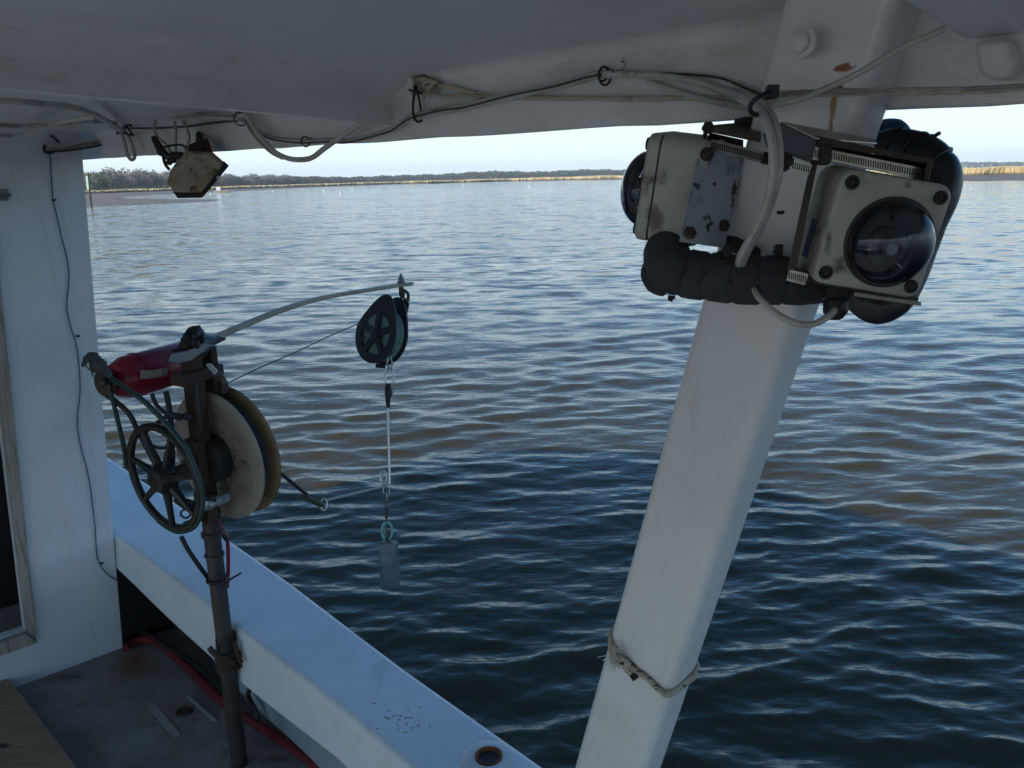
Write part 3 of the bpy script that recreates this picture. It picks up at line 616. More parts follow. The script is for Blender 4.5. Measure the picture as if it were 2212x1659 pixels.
# pale strip on deck, drain lip
st = [atz(x, y, DK) for x, y in ((318, 1527), (336, 1522), (392, 1588), (374, 1594))]
MB().prism([v + ZV * .001 for v in st], ZV * .003).build('deck_strip', M_['patch'], boat, bevel=.003)
st = [atz(x, y, DK) for x, y in ((404, 1508), (412, 1506), (472, 1560), (464, 1563))]
MB().prism([v + ZV * .001 for v in st], ZV * .006).build('deck_strip', M_['patch'], boat, bevel=.002)
dc = atz(398, 1538, DK); mbx = MB().lathe(dc, ZV, [(.028, .001), (.026, .004), (.020, .005), (.016, .001), (.0005, .0012)], 18).build('drain', M_['rusty'], boat)
# lug and wall fittings on the beam
MB().prism([onB(x, y, 0) for x, y in ((1334, 153), (1337, 134), (1343, 124), (1350, 125), (1353, 140), (1349, 150))], -NV * .004).build('lug', M_['beam'], boat, bevel=.001)
MB().cyl(onB(1344, 133, 0), onB(1344, 133, .0055), .0016, 8).build('lug_hole', M_['slot'], boat)
MB().cyl(onB(895, 200, -.002), onB(895, 200, .012), .006, 10).cyl(onB(905, 199, -.002), onB(905, 199, .012), .004, 10).build('eyelet', M_['cablegrey'], boat)
for x, y in ((8, 422),):
    mb = MB(); mb.box(onW(6, 421, .012), NV, DV, ZV, .028, .02, .035); mb.tube([onW(4, 424, .03), onW(24, 421, .03)], .006, 8); mb.build('door_latch', M_['silver'], boat, bevel=.002)

# ------------------------------------------------------------------ cables, ties, ropes
def cab(name, pts, r, m, label, cat='cable', group=None, seg=8, k=6, wob=0):
    return tag(MB().tube(catmull(pts, k), r, seg, wob=wob).build(name, m), label, cat, group)
def U(pts, off=.012):
    out = []
    for p in pts:
        o = p[2] if len(p) > 2 else off
        out.append(onB(p[0], p[1], o))
    return out
bund = [(520, 257), (560, 285), (590, 300), (651, 306), (715, 304), (744, 306), (795, 296), (843, 280), (869, 264), (891, 251), (949, 238), (1003, 229), (1099, 206), (1195, 184), (1259, 168), (1300, 158)]
def dpts(pts): return [at(x, y, d) for x, y, d in pts]
def bd_(x, y, off): return depth_of(onB(x, y, off))
down1 = [(1305, 159), (1415, 163), (1503, 176), (1569, 198)]
fall1 = dpts([(1613, 219, .835), (1648, 248, .785), (1661, 276, .765), (1668, 311, .76), (1670, 348, .76), (1668, 384, .765), (1659, 429, .78), (1643, 475, .80), (1623, 511, .82), (1603, 548, .84), (1596, 570, .87)])
fall2 = dpts([(1625, 214, .84), (1662, 245, .788), (1676, 276, .770), (1682, 311, .765), (1683, 348, .765), (1680, 384, .768), (1668, 429, .79), (1650, 475, .817), (1631, 511, .84), (1612, 548, .865), (1603, 570, .88)])
cab('white_cable', U(bund[:9], .016) + U(bund[9:], .014) + U(down1, .016) + fall1, .0042, M_['cable'], 'white cable along the beam that drops in front of the post, left of the pair', group='white cables along the beam', k=7)
cab('white_cable', U([(x, y + 5) for x, y in bund[9:]], .010) + U([(x, y + 3) for x, y in down1], .012)[1:] + fall2, .0042, M_['cable'], 'white cable with faint blue print dropping before the post, right of the pair', group='white cables along the beam', k=7)
cab('grey_wire', U([(x, y - 4) for x, y in bund], .010) + U([(1415, 158), (1503, 162), (1560, 170), (1610, 190), (1650, 208)], .010), .0016, M_['darkwire'], 'thin dark wire on top of the beam bundle, beside the white cables', 'wire')
cab('grey_wire', U([(x, y + (3 if i % 2 else 1)) for i, (x, y) in enumerate(bund)], .020), .0015, M_['darkwire'], 'thin dark wire wandering across the middle of the beam bundle', 'wire')
cab('grey_wire', U([(268, 277), (336, 277), (406, 273), (448, 267), (512, 260)], .02), .0030, M_['darkwire'], 'dark pair wire between the crossed tie and the tie above the lamp', 'wire')
cab('white_cable', U([(516, 250), (532, 251), (545, 270), (560, 292), (590, 325), (619, 341), (645, 345), (673, 341), (699, 322), (728, 301), (779, 268), (800, 250)], .035), .0055, M_['cable'], 'thick white cable sagging in a loop below the beam, right of the lamp')
cab('white_cable', U([(514, 256), (526, 258), (538, 276), (553, 298), (584, 328), (610, 342)], .030), .0035, M_['cablegrey'], 'thin grey cable following the left side of the sagging loop')
cab('white_cable', U([(1397, 174, .01), (1468, 199, .01), (1525, 216, .012), (1600, 230, .02)]) + dpts([(1657, 228, .825), (1705, 220, .81), (1758, 203, .80), (1855, 158, .78), (1943, 106, .76), (2000, 80, .75), (2044, 62, .745)]), .0034, M_['cable'], 'white cable crossing the post top and rising right to the cross beam')
cab('rope', U([(940, 185), (971, 187), (1035, 203), (1100, 210), (1185, 212), (1327, 213), (1420, 213), (1503, 211), (1600, 211)], .006) + dpts([(1661, 209, .835), (1701, 203, .825), (1800, 201, .80), (1899, 199, .775), (2000, 197, .75), (2119, 194, .735), (2230, 188, .72)]), .0036, M_['rope'], 'grey frayed rope stretched along the beam face across the post', 'rope', wob=.12, seg=7, k=8)
cab('rope', U([(918, 176), (945, 206), (990, 207), (1035, 209), (1100, 213)], .009), .003, M_['rope'], 'short lower strand of the knotted rope by the hanging black tie', 'rope', wob=.15, seg=7)
for i, dy in enumerate((-6, 4)):
    cab('grey_wire', dpts([(1660, 212 + dy * .3, .83), (1701, 202 + dy * .5, .82), (1800, 199 + dy, .795), (1899, 197 + dy, .77), (2010, 195 + dy * .7, .75), (2119, 193 + dy * .5, .73), (2230, 187 + dy * .4, .715)]), .0008, M_['cablegrey'], ['thin dark wire running right along the top of the beam rope', 'thin dark wire running right along the underside of the beam rope'][i], 'wire')
# frayed knot
mb = MB(); c = onB(932, 186, .012)
mb.tube(catmull(U([(905, 172), (918, 171), (935, 180), (926, 190), (914, 184), (922, 176), (945, 178)], .014), 6), .0038, 7, wob=.1)
for i in range(60):
    a = c + NV * random.uniform(-.004, .004) + DV * random.gauss(0, .006) + ZV * random.uniform(-.004, .008)
    b = a + DV * random.gauss(0, .008) - ZV * random.uniform(.006, .020); mb.tube([a, (a + b) / 2 + DV * random.gauss(0, .003) - NV * random.uniform(0, .004), b], .0004, 3)
tag(mb.build('rope_knot', M_['rope']), 'frayed off-white rope knot with loose fibres beside the hanging black tie', 'rope')
def tie(c, axis, R, label, tail=None, r=.0016, name='cable_tie', flat=1.0, head=True):
    mb = MB(); mb.ring(c, axis, R, r, 22, 6, flat); a, b = perp(Vector(axis))
    if head: mb.box(Vector(c) + a * R, a, b, Vector(axis).normalized(), r * 3.4, r * 3.6, r * 3.2)
    if tail is not None: mb.tube(catmull([Vector(c) + a * R] + tail, 5), r * .85, 6)
    return tag(mb.build(name, M_['black']), label, 'cable tie', 'black cable ties')
cb = onB(896, 216, .024)
mb = MB(); mb.tube(catmull(U([(897, 187), (893, 216), (892, 240), (896, 257), (904, 263), (911, 260)], .026), 6), .0022, 8); mb.tube(catmull(U([(893, 195), (899, 190), (905, 212), (909, 240)], .012), 5), .0019, 8); mb.tube(U([(884, 194), (911, 202)], .02), .0022, 6); mb.ball(onB(897, 188, .024), .004)
tag(mb.build('cable_tie', M_['black']), 'long black cable tie hanging open as a loop under the rope knot', 'cable tie', 'black cable ties')
tie(onB(1306, 164, .013), DV, .012, 'black cable tie on the beam bundle below the small lug', [onB(1325, 152, .025)])
tie(onB(1303, 160, .010), (DV + ZV * .3), .0095, 'second black cable tie loop beneath the small lug')
mb = MB(); mb.tube(catmull(dpts([(1672, 196, .775), (1652, 203, .765), (1632, 214, .765), (1621, 228, .77), (1622, 241, .775), (1634, 248, .785), (1644, 246, .80)]), 6), .0024, 8); mb.tube(catmull(dpts([(1668, 197, .78), (1655, 212, .82), (1640, 205, .85)]), 5), .002, 6); mb.box(at(1668, 198, .772), RTc, fwd, ZV, .011, .008, .010)
tag(mb.build('cable_tie', M_['black']), 'black cable tie gathering the cables at the post top left', 'cable tie', 'black cable ties')
tie(onB(660, 306, .016), DV, .010, 'black cable tie on the bundle over the sagging loop', [onB(672, 297, .02)])
tie(onB(519, 257, .028), DV, .015, 'black cable tie where the sagging cable leaves the beam', [onB(506, 262, .04)])
tie(onB(377, 247, .02), DV, .010, 'black cable tie on the arched cable above the lamp')
# crossed tie
mb = MB()
for a, b in (((258, 257), (290, 294)), ((283, 262), (252, 289)), ((268, 288), (288, 292)), ((273, 256), (283, 272))): mb.tube(catmull([onB(*a, .035), onB((a[0] + b[0]) / 2, (a[1] + b[1]) / 2, .045), onB(*b, .035)], 4), .0035, 6)
mb.ball(onB(256, 285, .04), .007); tag(mb.build('cable_tie', M_['black']), 'crossed black cable ties holding the cables left of the lamp', 'cable tie', 'black cable ties')
LO = .03
def wallc(pts, r, m, label): return cab('white_cable', [p if isinstance(p, Vector) else onB(p[0], p[1], LO) for p in pts], r, m, label)
Wc = lambda x, y: atz(x, y, 2.755)
def WC(x, y):
    p = Wc(x, y)
    if NV.dot(p) > TB - .03: p = onB(x, y, LO)
    if DV.dot(p) > 3.0: p = atn(x, y, DV, 3.0)
    if DV.dot(p) < 1.36: p = atn(x, y, DV, 1.36)
    return p
def wc(name, pts, r, m, label, cat='cable'): return cab(name, [WC(x, y) for x, y in pts], r, m, label, cat)
wc('white_cable', [(-20, 288), (28, 294), (70, 285), (112, 268), (146, 260), (202, 253), (224, 260), (244, 274), (262, 284)], .006, M_['cable'], 'white cable snaking in from the left edge under the cabin ceiling')
wc('white_cable', [(-20, 269), (40, 272), (84, 271), (146, 266), (200, 262), (250, 266)], .005, M_['cablegrey'], 'dirty grey cable running above the snaking white one at the left edge')
wc('white_cable', [(-20, 217), (40, 219), (84, 223), (154, 231), (202, 246), (240, 266), (262, 280)], .006, M_['cable'], 'pale cable arching high over the cabin bulkhead from the left edge')
wallc([(262, 283), (269, 307), (276, 335), (284, 345), (291, 338), (287, 318), (276, 292), (268, 283)], .0055, M_['cable'], 'white cable loop hanging under the crossed ties')
wallc([(280, 273), (322, 257), (392, 257), (448, 254), (518, 256)], .005, M_['cable'], 'white cable straight above the lamp between two ties')
wallc([(285, 270), (318, 248), (350, 240), (372, 237), (406, 244), (460, 252), (516, 254)], .005, M_['cablegrey'], 'arched pale cable topmost above the lamp')
wallc([(336, 262), (334, 280), (342, 298), (360, 313), (372, 335)], .0035, M_['cablegrey'], 'grey cable looping down to the left side of the lamp')
wallc([(378, 262), (380, 290), (379, 335)], .004, M_['cablegrey'], 'grey cable dropping straight down to the lamp')
wallc([(396, 262), (404, 278), (409, 300), (400, 325)], .0035, M_['cablegrey'], 'grey cable curving down behind the lamp bracket')
# blue wire down the bulkhead
bw = [(108, 330), (108, 345), (112, 399), (115, 433), (124, 472), (135, 520), (145, 560), (149, 600), (144, 663), (153, 707), (167, 757), (173, 839), (167, 913), (176, 971), (188, 1015), (196, 1056), (199, 1085), (205, 1134), (209, 1195), (216, 1220), (234, 1242), (257, 1256)]
cab('blue_wire', [onW(x, y, .006) for x, y in bw], .0022, mat('blue_wire_plastic', (.05, .11, .20), .5), 'thin blue wire running down the white cabin bulkhead', 'wire')
for i, (x, y) in enumerate([(115, 432), (166, 726), (217, 1217)]):
    tag(MB().box(onW(x + 2, y, .005), NV, DV, ZV, .012, .008, .006).build('wire_staple', M_['rusty'], bevel=.001), ['small staple holding the blue wire near the top of the bulkhead', 'small staple holding the blue wire at mid height', 'small staple holding the blue wire near its lower bend'][i], 'staple')
mb = MB(); 
for i, (r, pts) in enumerate([(.006, [(230, 303), (190, 308), (150, 318), (100, 324)]), (.004, [(235, 308), (190, 314), (150, 321), (100, 320)]), (.0035, [(225, 300), (180, 306), (140, 316), (98, 318)]), (.003, [(232, 310), (190, 319), (150, 325), (104, 328)])]):
    cab('wall_wire', [onW(x, y, .02 + .006 * i) for x, y in pts], r, [M_['cablegrey'], M_['cablegrey'], M_['cable'], M_['darkwire']][i],
        ['grey cable hooked on top of the bulkhead, thickest of its bundle', 'dark wire in the middle of the bundle on the bulkhead hook', 'pale upper wire of the bundle on the bulkhead hook', 'dark lowest wire of the bundle on the bulkhead hook'][i], 'wire')
mb = MB(); mb.tube(catmull([onW(x, y, o) for x, y, o in ((96, 315, .0), (96, 316, .04), (96, 326, .05), (104, 330, .045), (116, 328, .03))], 5), .005, 8)
tag(mb.build('wire_hook', M_['rusty']), 'rusty hook holding a wire bundle at the top of the bulkhead', 'hook')
cab('wall_wire', [onW(x, y, .01) for x, y in ((108, 292), (118, 299), (129, 308))], .004, M_['darkwire'], 'short black wire end above the bulkhead hook', 'wire')

# ------------------------------------------------------------------ hanging lamp
LDp = depth_of(onB(430, 350, .07))
ch = ray(430, 360).normalized()
def lp(x, y, o=0): return at(x, y, LDp + o)
lampo = thing('deck_lamp', 'grimy beige deck lamp with black rimmed lens hanging tilted under the beam', 'lamp', lp(430, 420, .05))
body = [(393, 334), (403, 326), (459, 328), (489, 354), (437, 420), (378, 419), (361, 394), (368, 368)]
lfw = ray(425, 375).normalized()
mb = MB(); f = [lp(x, y, 0) for x, y in body]; cen = sum(f, Vector()) / len(f); bk = [cen + (p - cen) * .93 + lfw * .075 for p in f]; inn = [cen + (p - cen) * .86 - lfw * .012 for p in f]
k = len(f); mb.add(inn + f + bk, [tuple(range(k))] + [(i, (i + 1) % k, k + (i + 1) % k, k + i) for i in range(k)] + [(k + i, k + (i + 1) % k, 2 * k + (i + 1) % k, 2 * k + i) for i in range(k)] + [tuple(range(2 * k, 3 * k))])
mb.build('housing', M_['lamp'], lampo, bevel=.003)
mb = MB(); mb.prism([lp(x, y, -.006) for x, y in ((483, 347), (495, 358), (438, 427), (430, 415))], lfw * .088); mb.prism([lp(x, y, -.006) for x, y in ((429.7, 415.4), (437.6, 427.4), (384, 428), (373, 415))], lfw * .088)
mb.build('lens_rim', M_['black'], lampo, bevel=.002)
MB().prism([lp(x, y, -.0085) for x, y in ((470, 379), (476, 381), (473, 387), (466, 386))], lfw * .002).build('badge', M_['cable'], lampo)
mb = MB(); mb.prism([lp(x, y, .02) for x, y in ((404, 328), (409, 312), (443, 298), (450, 302), (461, 331))], lfw * .006); mb.prism([lp(x, y, .02) for x, y in ((404, 328), (409, 312), (414, 311), (411, 329))], lfw * .05)
mb.build('bracket', M_['rusty'], lampo, bevel=.002)
MB().cyl(lp(432, 318, .012), lp(432, 318, .03), .009, 12).build('bolt', M_['rusty'], lampo)
MB().tube([lp(430, 312, .03), onB(430, 290, .001)], .008, 8).build('stem', M_['rusty'], lampo)
mb = MB(); mb.tube(catmull([lp(332, 296, .0), lp(345, 320, .0), lp(358, 335, .0), lp(364, 344, .0)], 4), [.007, .010, .009, .005], 8); mb.ball(lp(348, 328), .011)
mb.tube(catmull([lp(352, 335), lp(356, 352), lp(362, 362), lp(366, 366)], 4), .004, 6); mb.tube(catmull([lp(364, 344), lp(372, 338), lp(384, 336), lp(396, 333)], 4), [.006, .011, .010, .006], 8); mb.ball(lp(366, 350), .008); mb.ball(lp(374, 344), .010)
mb.tube(catmull([lp(354, 318), lp(372, 314), lp(392, 313), lp(404, 320)], 4), .003, 6)
tag(mb.build('spring_clip', M_['black']), 'black spring clip and swivel gripping the left side of the lamp', 'clip')

# ------------------------------------------------------------------ line hauler
AZ, EL = rad(33), rad(3)
AV = Vector((math.sin(AZ) * math.cos(EL), math.cos(AZ) * math.cos(EL), math.sin(EL)))
UV = AV.cross(ZV).normalized(); VV = UV.cross(AV).normalized()
PB = lambda z, L=0, u=0: B(2.12, .79, z) + AV * L + UV * u
HZ = 1.875
for nm_ in ('reel',):
    pass
M_['reel'] = mat('cream_reel_plastic_grimy', (.29, .27, .225), .5, col2=(.19, .17, .135), scale=9, col3=(.07, .06, .045), s3=28, lo3=.60, hi3=.72, bump=.0005, bscale=60,
   spots=[(PB(HZ, .045), (.105, .105, .105), (.10, .08, .055)), (PB(HZ, .045), (.08, .08, .08), (.02, .016, .012))], spotsoft=.6)
hl = thing('line_hauler', 'rusty pole mounted line hauler with red motor, dark handwheel and large cream reel', 'line hauler', PB(DK))
MB().tube([PB(DK), PB(1.28), PB(1.75)], [.0235, .0235, .0225], 16).build('pole', M_['pipe'], hl)
MB().box(PB(1.95), UV, AV, ZV, .044, .04, .46).build('upright', M_['rusty'], hl, bevel=.006)
mb = MB()

for za, zb_, rr_ in ((1.715, 1.745, .031), (1.66, 1.672, .029), (1.60, 1.606, .0275)): MB().cyl(PB(za), PB(zb_), rr_, 18).build('collar', M_['pipe'], hl)
# clamp on the rail
mb = MB(); c = PB(1.275); mb.cyl(c - ZV * .03, c + ZV * .03, .034, 18); mb.box(c + NV * .045, NV, DV, ZV, .05, .07, .05)
mb.cyl(c - DV * .05 + ZV * .012, c + DV * .055 + ZV * .012, .007, 8); mb.cyl(c - DV * .05 - ZV * .016, c + DV * .05 - ZV * .016, .006, 8)
mb.box(c + NV * .02 + ZV * .05, NV, DV, ZV, .02, .02, .06); mb.build('rail_clamp', M_['rusty'], hl, bevel=.003)
# handwheel
wc_ = PB(HZ, -.12)
wh = MB().ring(wc_, AV, .139, .0105, 56, 10).build('handwheel_rim', M_['wheel'], hl)
MB().lathe(wc_, AV, [(.018, -.03), (.030, -.028), (.040, -.012), (.040, .014), (.022, .03), (.018, .03)], 20).build('hub', M_['wheel'], hl)
for i in range(7):
    a = rad(12 + 360 / 7 * i); dr = UV * math.cos(a) + VV * math.sin(a)
    MB().tube([wc_ + dr * .03, wc_ + dr * .085, wc_ + dr * .134], [.013, .009, .0085], 8).build('spoke', M_['wheel'], hl)
MB().cyl(PB(HZ, -.15), PB(HZ, .16), .017, 16).build('axle', M_['rusty'], hl)
# reel
rc = lambda L: PB(HZ, L)
R_ = .184
MB().lathe(rc(.045), AV, [(.05, .006), (.055, 0), (.125, .002), (.132, -.002), (R_ - .006, -.003), (R_, .001), (R_, .005), (R_ - .006, .008), (.05, .008)], 64).build('reel_flange', M_['reel'], hl)
f2 = MB().lathe(rc(.098), AV, [(.05, 0), (.12, 0), (R_ - .006, -.004), (R_ + .002, .0), (R_ + .003, .006), (R_ - .004, .011), (.05, .011)], 64).build('reel_flange', M_['reelgold'], hl); f2['label'] = 'ochre stained outboard flange'
prof = [(.06, .0)]; 
for i in range(14): prof += [(.150 + random.uniform(-.002, .002), .003 + i * .0036), (.154 + random.uniform(-.002, .003), .0048 + i * .0036)]
prof += [(.06, .053)]
MB().lathe(rc(.048), AV, prof, 48).build('wound_line', M_['mono'], hl)
MB().lathe(rc(.0), AV, [(.03, -.004), (.062, .0), (.066, .012), (.066, .044), (.03, .046)], 28).build('reel_hub', M_['slot'], hl)
mb = MB(); mb.box(rc(.043) + UV * -.10 - VV * .055, (UV * .8 + VV * .6), AV, (VV * .8 - UV * .6), .045, .003, .03); mb.build('reel_label', M_['patch'], hl)
mb = MB()
for (u, v, L_) in ((-.135, -.045, .018), (-.105, .02, .014)): mb.tube(catmull([rc(.041) + UV * (u) + VV * v, rc(.039) + UV * (u - .012) + VV * (v + .008), rc(.04) + UV * (u - .022) + VV * (v)], 4), .0025, 6)
mb.build('reel_chip', M_['slot'], hl)
MB().cyl(at(444, 1093, 2.10), at(489, 1074, 2.19), .0135, 16).build('crank_handle', mat('bright_tube', (.42, .46, .48), .35, .5), hl)
MB().box(at(447, 1098, 2.13), UV, AV, ZV, .05, .03, .07).build('handle_lug', M_['rusty'], hl, bevel=.004)
mb = MB(); mb.box(PB(HZ - .11, -.005), UV, AV, ZV, .07, .03, .045); mb.build('bearing_block', M_['rusty'], hl, bevel=.004)
MB().box(PB(HZ + .02, -.02), UV, AV, ZV, .06, .03, .10).build('bearing_block', M_['rusty'], hl, bevel=.004)
MB().lathe(PB(HZ + .055, -.036) - UV * .012, -AV, [(.008, 0), (.008, .005), (.003, .007)], 8).build('nut', M_['silver'], hl)
# motor
mz = PB(2.085, 0, .055)
m0 = at(250, 822, 2.16); m1 = m0 + AV * .30; MR_ = .0575
MB().lathe(m0, AV, [(.03, -.004), (.044, 0), (MR_ * .98, .028), (MR_, .034), (MR_, .24), (.048, .26), (.02, .263)], 40).build('motor', M_['motor'], hl)
mb = MB(); mb.lathe(m0 + AV * .06, AV, [(MR_ + .0005, 0), (MR_ + .0028, .0), (MR_ + .0028, .003), (MR_ + .0005, .003)], 40); mb.build('motor_band', M_['motor'], hl)
mb = MB(); mb.cyl(m0 - AV * .045, m0 + AV * .01, .010, 12); mb.lathe(m0 - AV * .042, AV, [(.03, 0), (.034, .004), (.024, .011), (.034, .018), (.03, .022)], 24); mb.ball(m0 - AV * .05 + UV * .028 + ZV * .012, .011); mb.build('drive_pulley', M_['angle'], hl)
# straps, bracket plates
def hp(pts, d, th, m, nm, bevel=.002):
    dl = d if isinstance(d, (list, tuple)) else [d] * len(pts)
    return MB().prism([at(x, y, q) for (x, y), q in zip(pts, dl)], fwd * th).build(nm, m, hl, bevel=bevel)
hp([(362, 781), (368, 764), (404, 757), (440, 741), (456, 745), (452, 752), (412, 779), (386, 786)], [2.06, 2.07, 2.09, 2.13, 2.15, 2.15, 2.10, 2.08], .05, M_['silver'], 'arm_plate')
hp([(428, 742), (470, 724), (482, 727), (478, 734), (440, 752), (430, 752)], [2.15, 2.22, 2.24, 2.24, 2.17, 2.15], .03, M_['silver'], 'arm_sleeve')
hp([(302, 799), (326, 800), (351, 795), (352, 811), (328, 816), (304, 819)], [2.075, 2.09, 2.115, 2.115, 2.09, 2.075], .03, M_['strap'], 'motor_strap', .001)
mb = MB(); mb.box(PB(2.115, .055) - UV * .012, UV, AV, ZV, .075, .02, .12); mb.box(PB(2.07, .065), UV, AV, ZV, .085, .022, .035); mb.box(PB(2.12, -.0) + UV * .02, UV, AV, ZV, .05, .13, .03); mb.build('bracket', M_['rusty'], hl, bevel=.003)
mb = MB(); c = PB(2.215, .02)
mb.tube(catmull(dpts([(396, 752, 2.10), (404, 740, 2.11), (414, 728, 2.12), (422, 722, 2.13), (428, 732, 2.14), (424, 746, 2.14)]), 5), [.010, .017, .020, .024, .018, .010], 10, wob=.14)
mb.tube(catmull(dpts([(386, 752, 2.10), (400, 748, 2.10), (412, 742, 2.10), (430, 744, 2.10)]), 5), [.004, .012, .014, .010], 8, wob=.2)
mb.tube(catmull(dpts([(408, 720, 2.14), (416, 716, 2.14), (426, 718, 2.14), (432, 727, 2.14)]), 5), [.008, .014, .015, .008], 8, wob=.2)
mb.tube(catmull(dpts([(372, 758, 2.10), (384, 754, 2.10), (396, 756, 2.10)]), 5), [.005, .007, .005], 7, wob=.2)
mb.build('arm_lashing', M_['black'], hl)
MB().tube(catmull(dpts([(428, 732, 2.16), (442, 728, 2.18), (456, 730, 2.2), (466, 732, 2.22)]), 4), [.008, .008, .006, .003], 7).build('blue_wrap', mat('blue_cloth', (.10, .18, .24), .8), hl)
mb = MB(); c = at(418, 748, 2.08)
# arm
tipd = 2.80
ap = [(432, 744, 2.22), (470, 727, 2.30), (540, 697, 2.40), (600, 673, 2.49), (660, 653, 2.57), (720, 639, 2.64), (780, 629, 2.71), (840, 620, 2.77), (891, 612, 2.82)]
ac = catmull(dpts(ap), 5); mb = MB(); vs = []
for i, p in enumerate(ac):
    q = i / (len(ac) - 1); wdt = .010 * (1 - q) + .008 * q; hgt = .0088 * (1 - q) + .0052 * q
    vs += [p + UV * wdt + ZV * hgt, p - UV * wdt + ZV * hgt, p - UV * wdt - ZV * hgt, p + UV * wdt - ZV * hgt]
k = len(ac); mb.add(vs, [(i * 4 + j, i * 4 + (j + 1) % 4, i * 4 + 4 + (j + 1) % 4, i * 4 + 4 + j) for i in range(k - 1) for j in range(4)] + [(0, 1, 2, 3), tuple(4 * k - 4 + j for j in (3, 2, 1, 0))])
arm = mb.build('davit_arm', M_['arm'], hl, bevel=.003)
td = 2.80
tb = at(867, 616, td)
mb = MB(); mb.cyl(tb - ZV * .03, tb + ZV * .022, .007, 8); mb.lathe(tb + ZV * .006, ZV, [(.014, 0), (.014, .008), (.010, .009), (.010, .02), (.0055, .021), (.0055, .032), (.001, .032)], 8); mb.build('tip_bolt', M_['silver'], arm)
# belt
wl_ = lambda a: wc_ + (UV * math.cos(a) + VV * math.sin(a)) * .1495
arcp = [wl_(rad(a)) for a in range(20, -205, -9)]
# u points away to the left or right: pick order so the belt runs under the wheel
pl = m0 - AV * .031
if (wl_(0) - CO).dot(MR @ Vector((1, 0, 0))) < (wl_(math.pi) - CO).dot(MR @ Vector((1, 0, 0))): pass
def pxd(x, y, d): return at(x, y, d)
rimpts = [atn(x, y, AV, AV.dot(wc_)) for x, y in ((410, 985), (432, 1045), (433, 1085), (420, 1130), (395, 1158), (370, 1155), (340, 1135))]
mb = MB(); mb.tube(catmull([pl + ZV * .028 + UV * .0, atn(300, 858, AV, AV.dot(wc_) - .03), atn(350, 905, AV, AV.dot(wc_) - .012), atn(395, 958, AV, AV.dot(wc_) - .004)] + [wc_ + (p - wc_).normalized() * .150 for p in rimpts], 5), .0068, 8)
mb.build('belt', M_['belt'], hl)
mb = MB(); mb.tube(catmull([pl + UV * .018 - ZV * .01, atn(250, 890, AV, AV.dot(wc_) - .01), atn(268, 968, AV, AV.dot(wc_)), atn(272, 1010, AV, AV.dot(wc_))], 5), .0062, 8); mb.build('belt', M_['belt'], hl)
mb = MB(); mb.tube(catmull([pl - ZV * .03, atn(276, 890, AV, AV.dot(wc_) + .01), atn(300, 935, AV, AV.dot(wc_) + .01), atn(340, 1010, AV, AV.dot(wc_) + .012)], 5), .0072, 8); mb.build('belt', M_['rubber'], hl)
# wires of the hauler
def hw(pts, r, m, nm='wire'): return MB().tube(catmull(dpts(pts), 6), r, 7).build(nm, m, hl)
hw([(328, 850, 2.1), (336, 872, 2.1), (352, 888, 2.1), (378, 902, 2.12), (392, 905, 2.13)], .0058, M_['rubber'])
hw([(358, 845, 2.14), (365, 880, 2.14), (370, 920, 2.15), (372, 980, 2.16), (372, 1005, 2.17)], .0075, M_['rubber'])
hw([(340, 915, 2.13), (355, 903, 2.13), (375, 896, 2.13), (395, 901, 2.14)], .007, M_['rubber'])
hw([(395, 898, 2.12), (410, 903, 2.13)], .010, M_['rubber'])
hw([(322, 926, 2.2), (314, 940, 2.2), (320, 958, 2.2), (345, 968, 2.2), (362, 963, 2.2), (372, 950, 2.2)], .0045, M_['rubber'])
hw([(332, 990, 2.2), (350, 1002, 2.2), (365, 1012, 2.2)], .005, M_['rubber'])
hw([(422, 815, 2.12), (424, 850, 2.12), (430, 890, 2.12), (434, 930, 2.12)], .004, M_['rubber'])
hw([(378, 1078, 2.18), (392, 1086, 2.18), (405, 1083, 2.17), (420, 1090, 2.16)], .008, M_['rubber'])
hw([(432, 1104, 2.19), (410, 1100, 2.15), (394, 1103, 2.15), (391, 1113, 2.15), (402, 1119, 2.15), (412, 1112, 2.15)], .003, M_['rubber'])
hw([(396, 1130, 2.15), (405, 1126, 2.15), (412, 1127, 2.16)], .0025, M_['rubber'])
hw([(392, 1160, 2.22), (405, 1185, 2.24), (425, 1215, 2.27), (442, 1238, 2.3), (455, 1256, 2.32)], .0065, M_['rubber'], 'black_cable')
hw([(470, 1125, 2.3), (480, 1142, 2.3), (490, 1160, 2.3), (493, 1195, 2.32), (493, 1240, 2.33), (491, 1270, 2.33)], .0055, mat('red_wire', (.30, .02, .05), .45), 'red_cable')
hw([(470, 1140, 2.28), (482, 1155, 2.29), (490, 1165, 2.3)], .008, M_['rubber'])
hw([(458, 1255, 2.25), (478, 1262, 2.23), (500, 1250, 2.24), (520, 1238, 2.27)], .003, M_['black'], 'pole_tie')
MB().ring(PB(1.527), ZV, .028, .004, 24, 6).build('pole_tie', M_['black'], hl)
hw([(468, 1355, 2.33), (468, 1390, 2.33), (472, 1415, 2.33)], .0035, M_['rubber'])
hw([(506, 1385, 2.33), (512, 1410, 2.33), (522, 1432, 2.32)], .006, M_['rusty'])
hw([(452, 1398, 2.3), (462, 1412, 2.3), (476, 1420, 2.3)], .008, M_['rusty'])
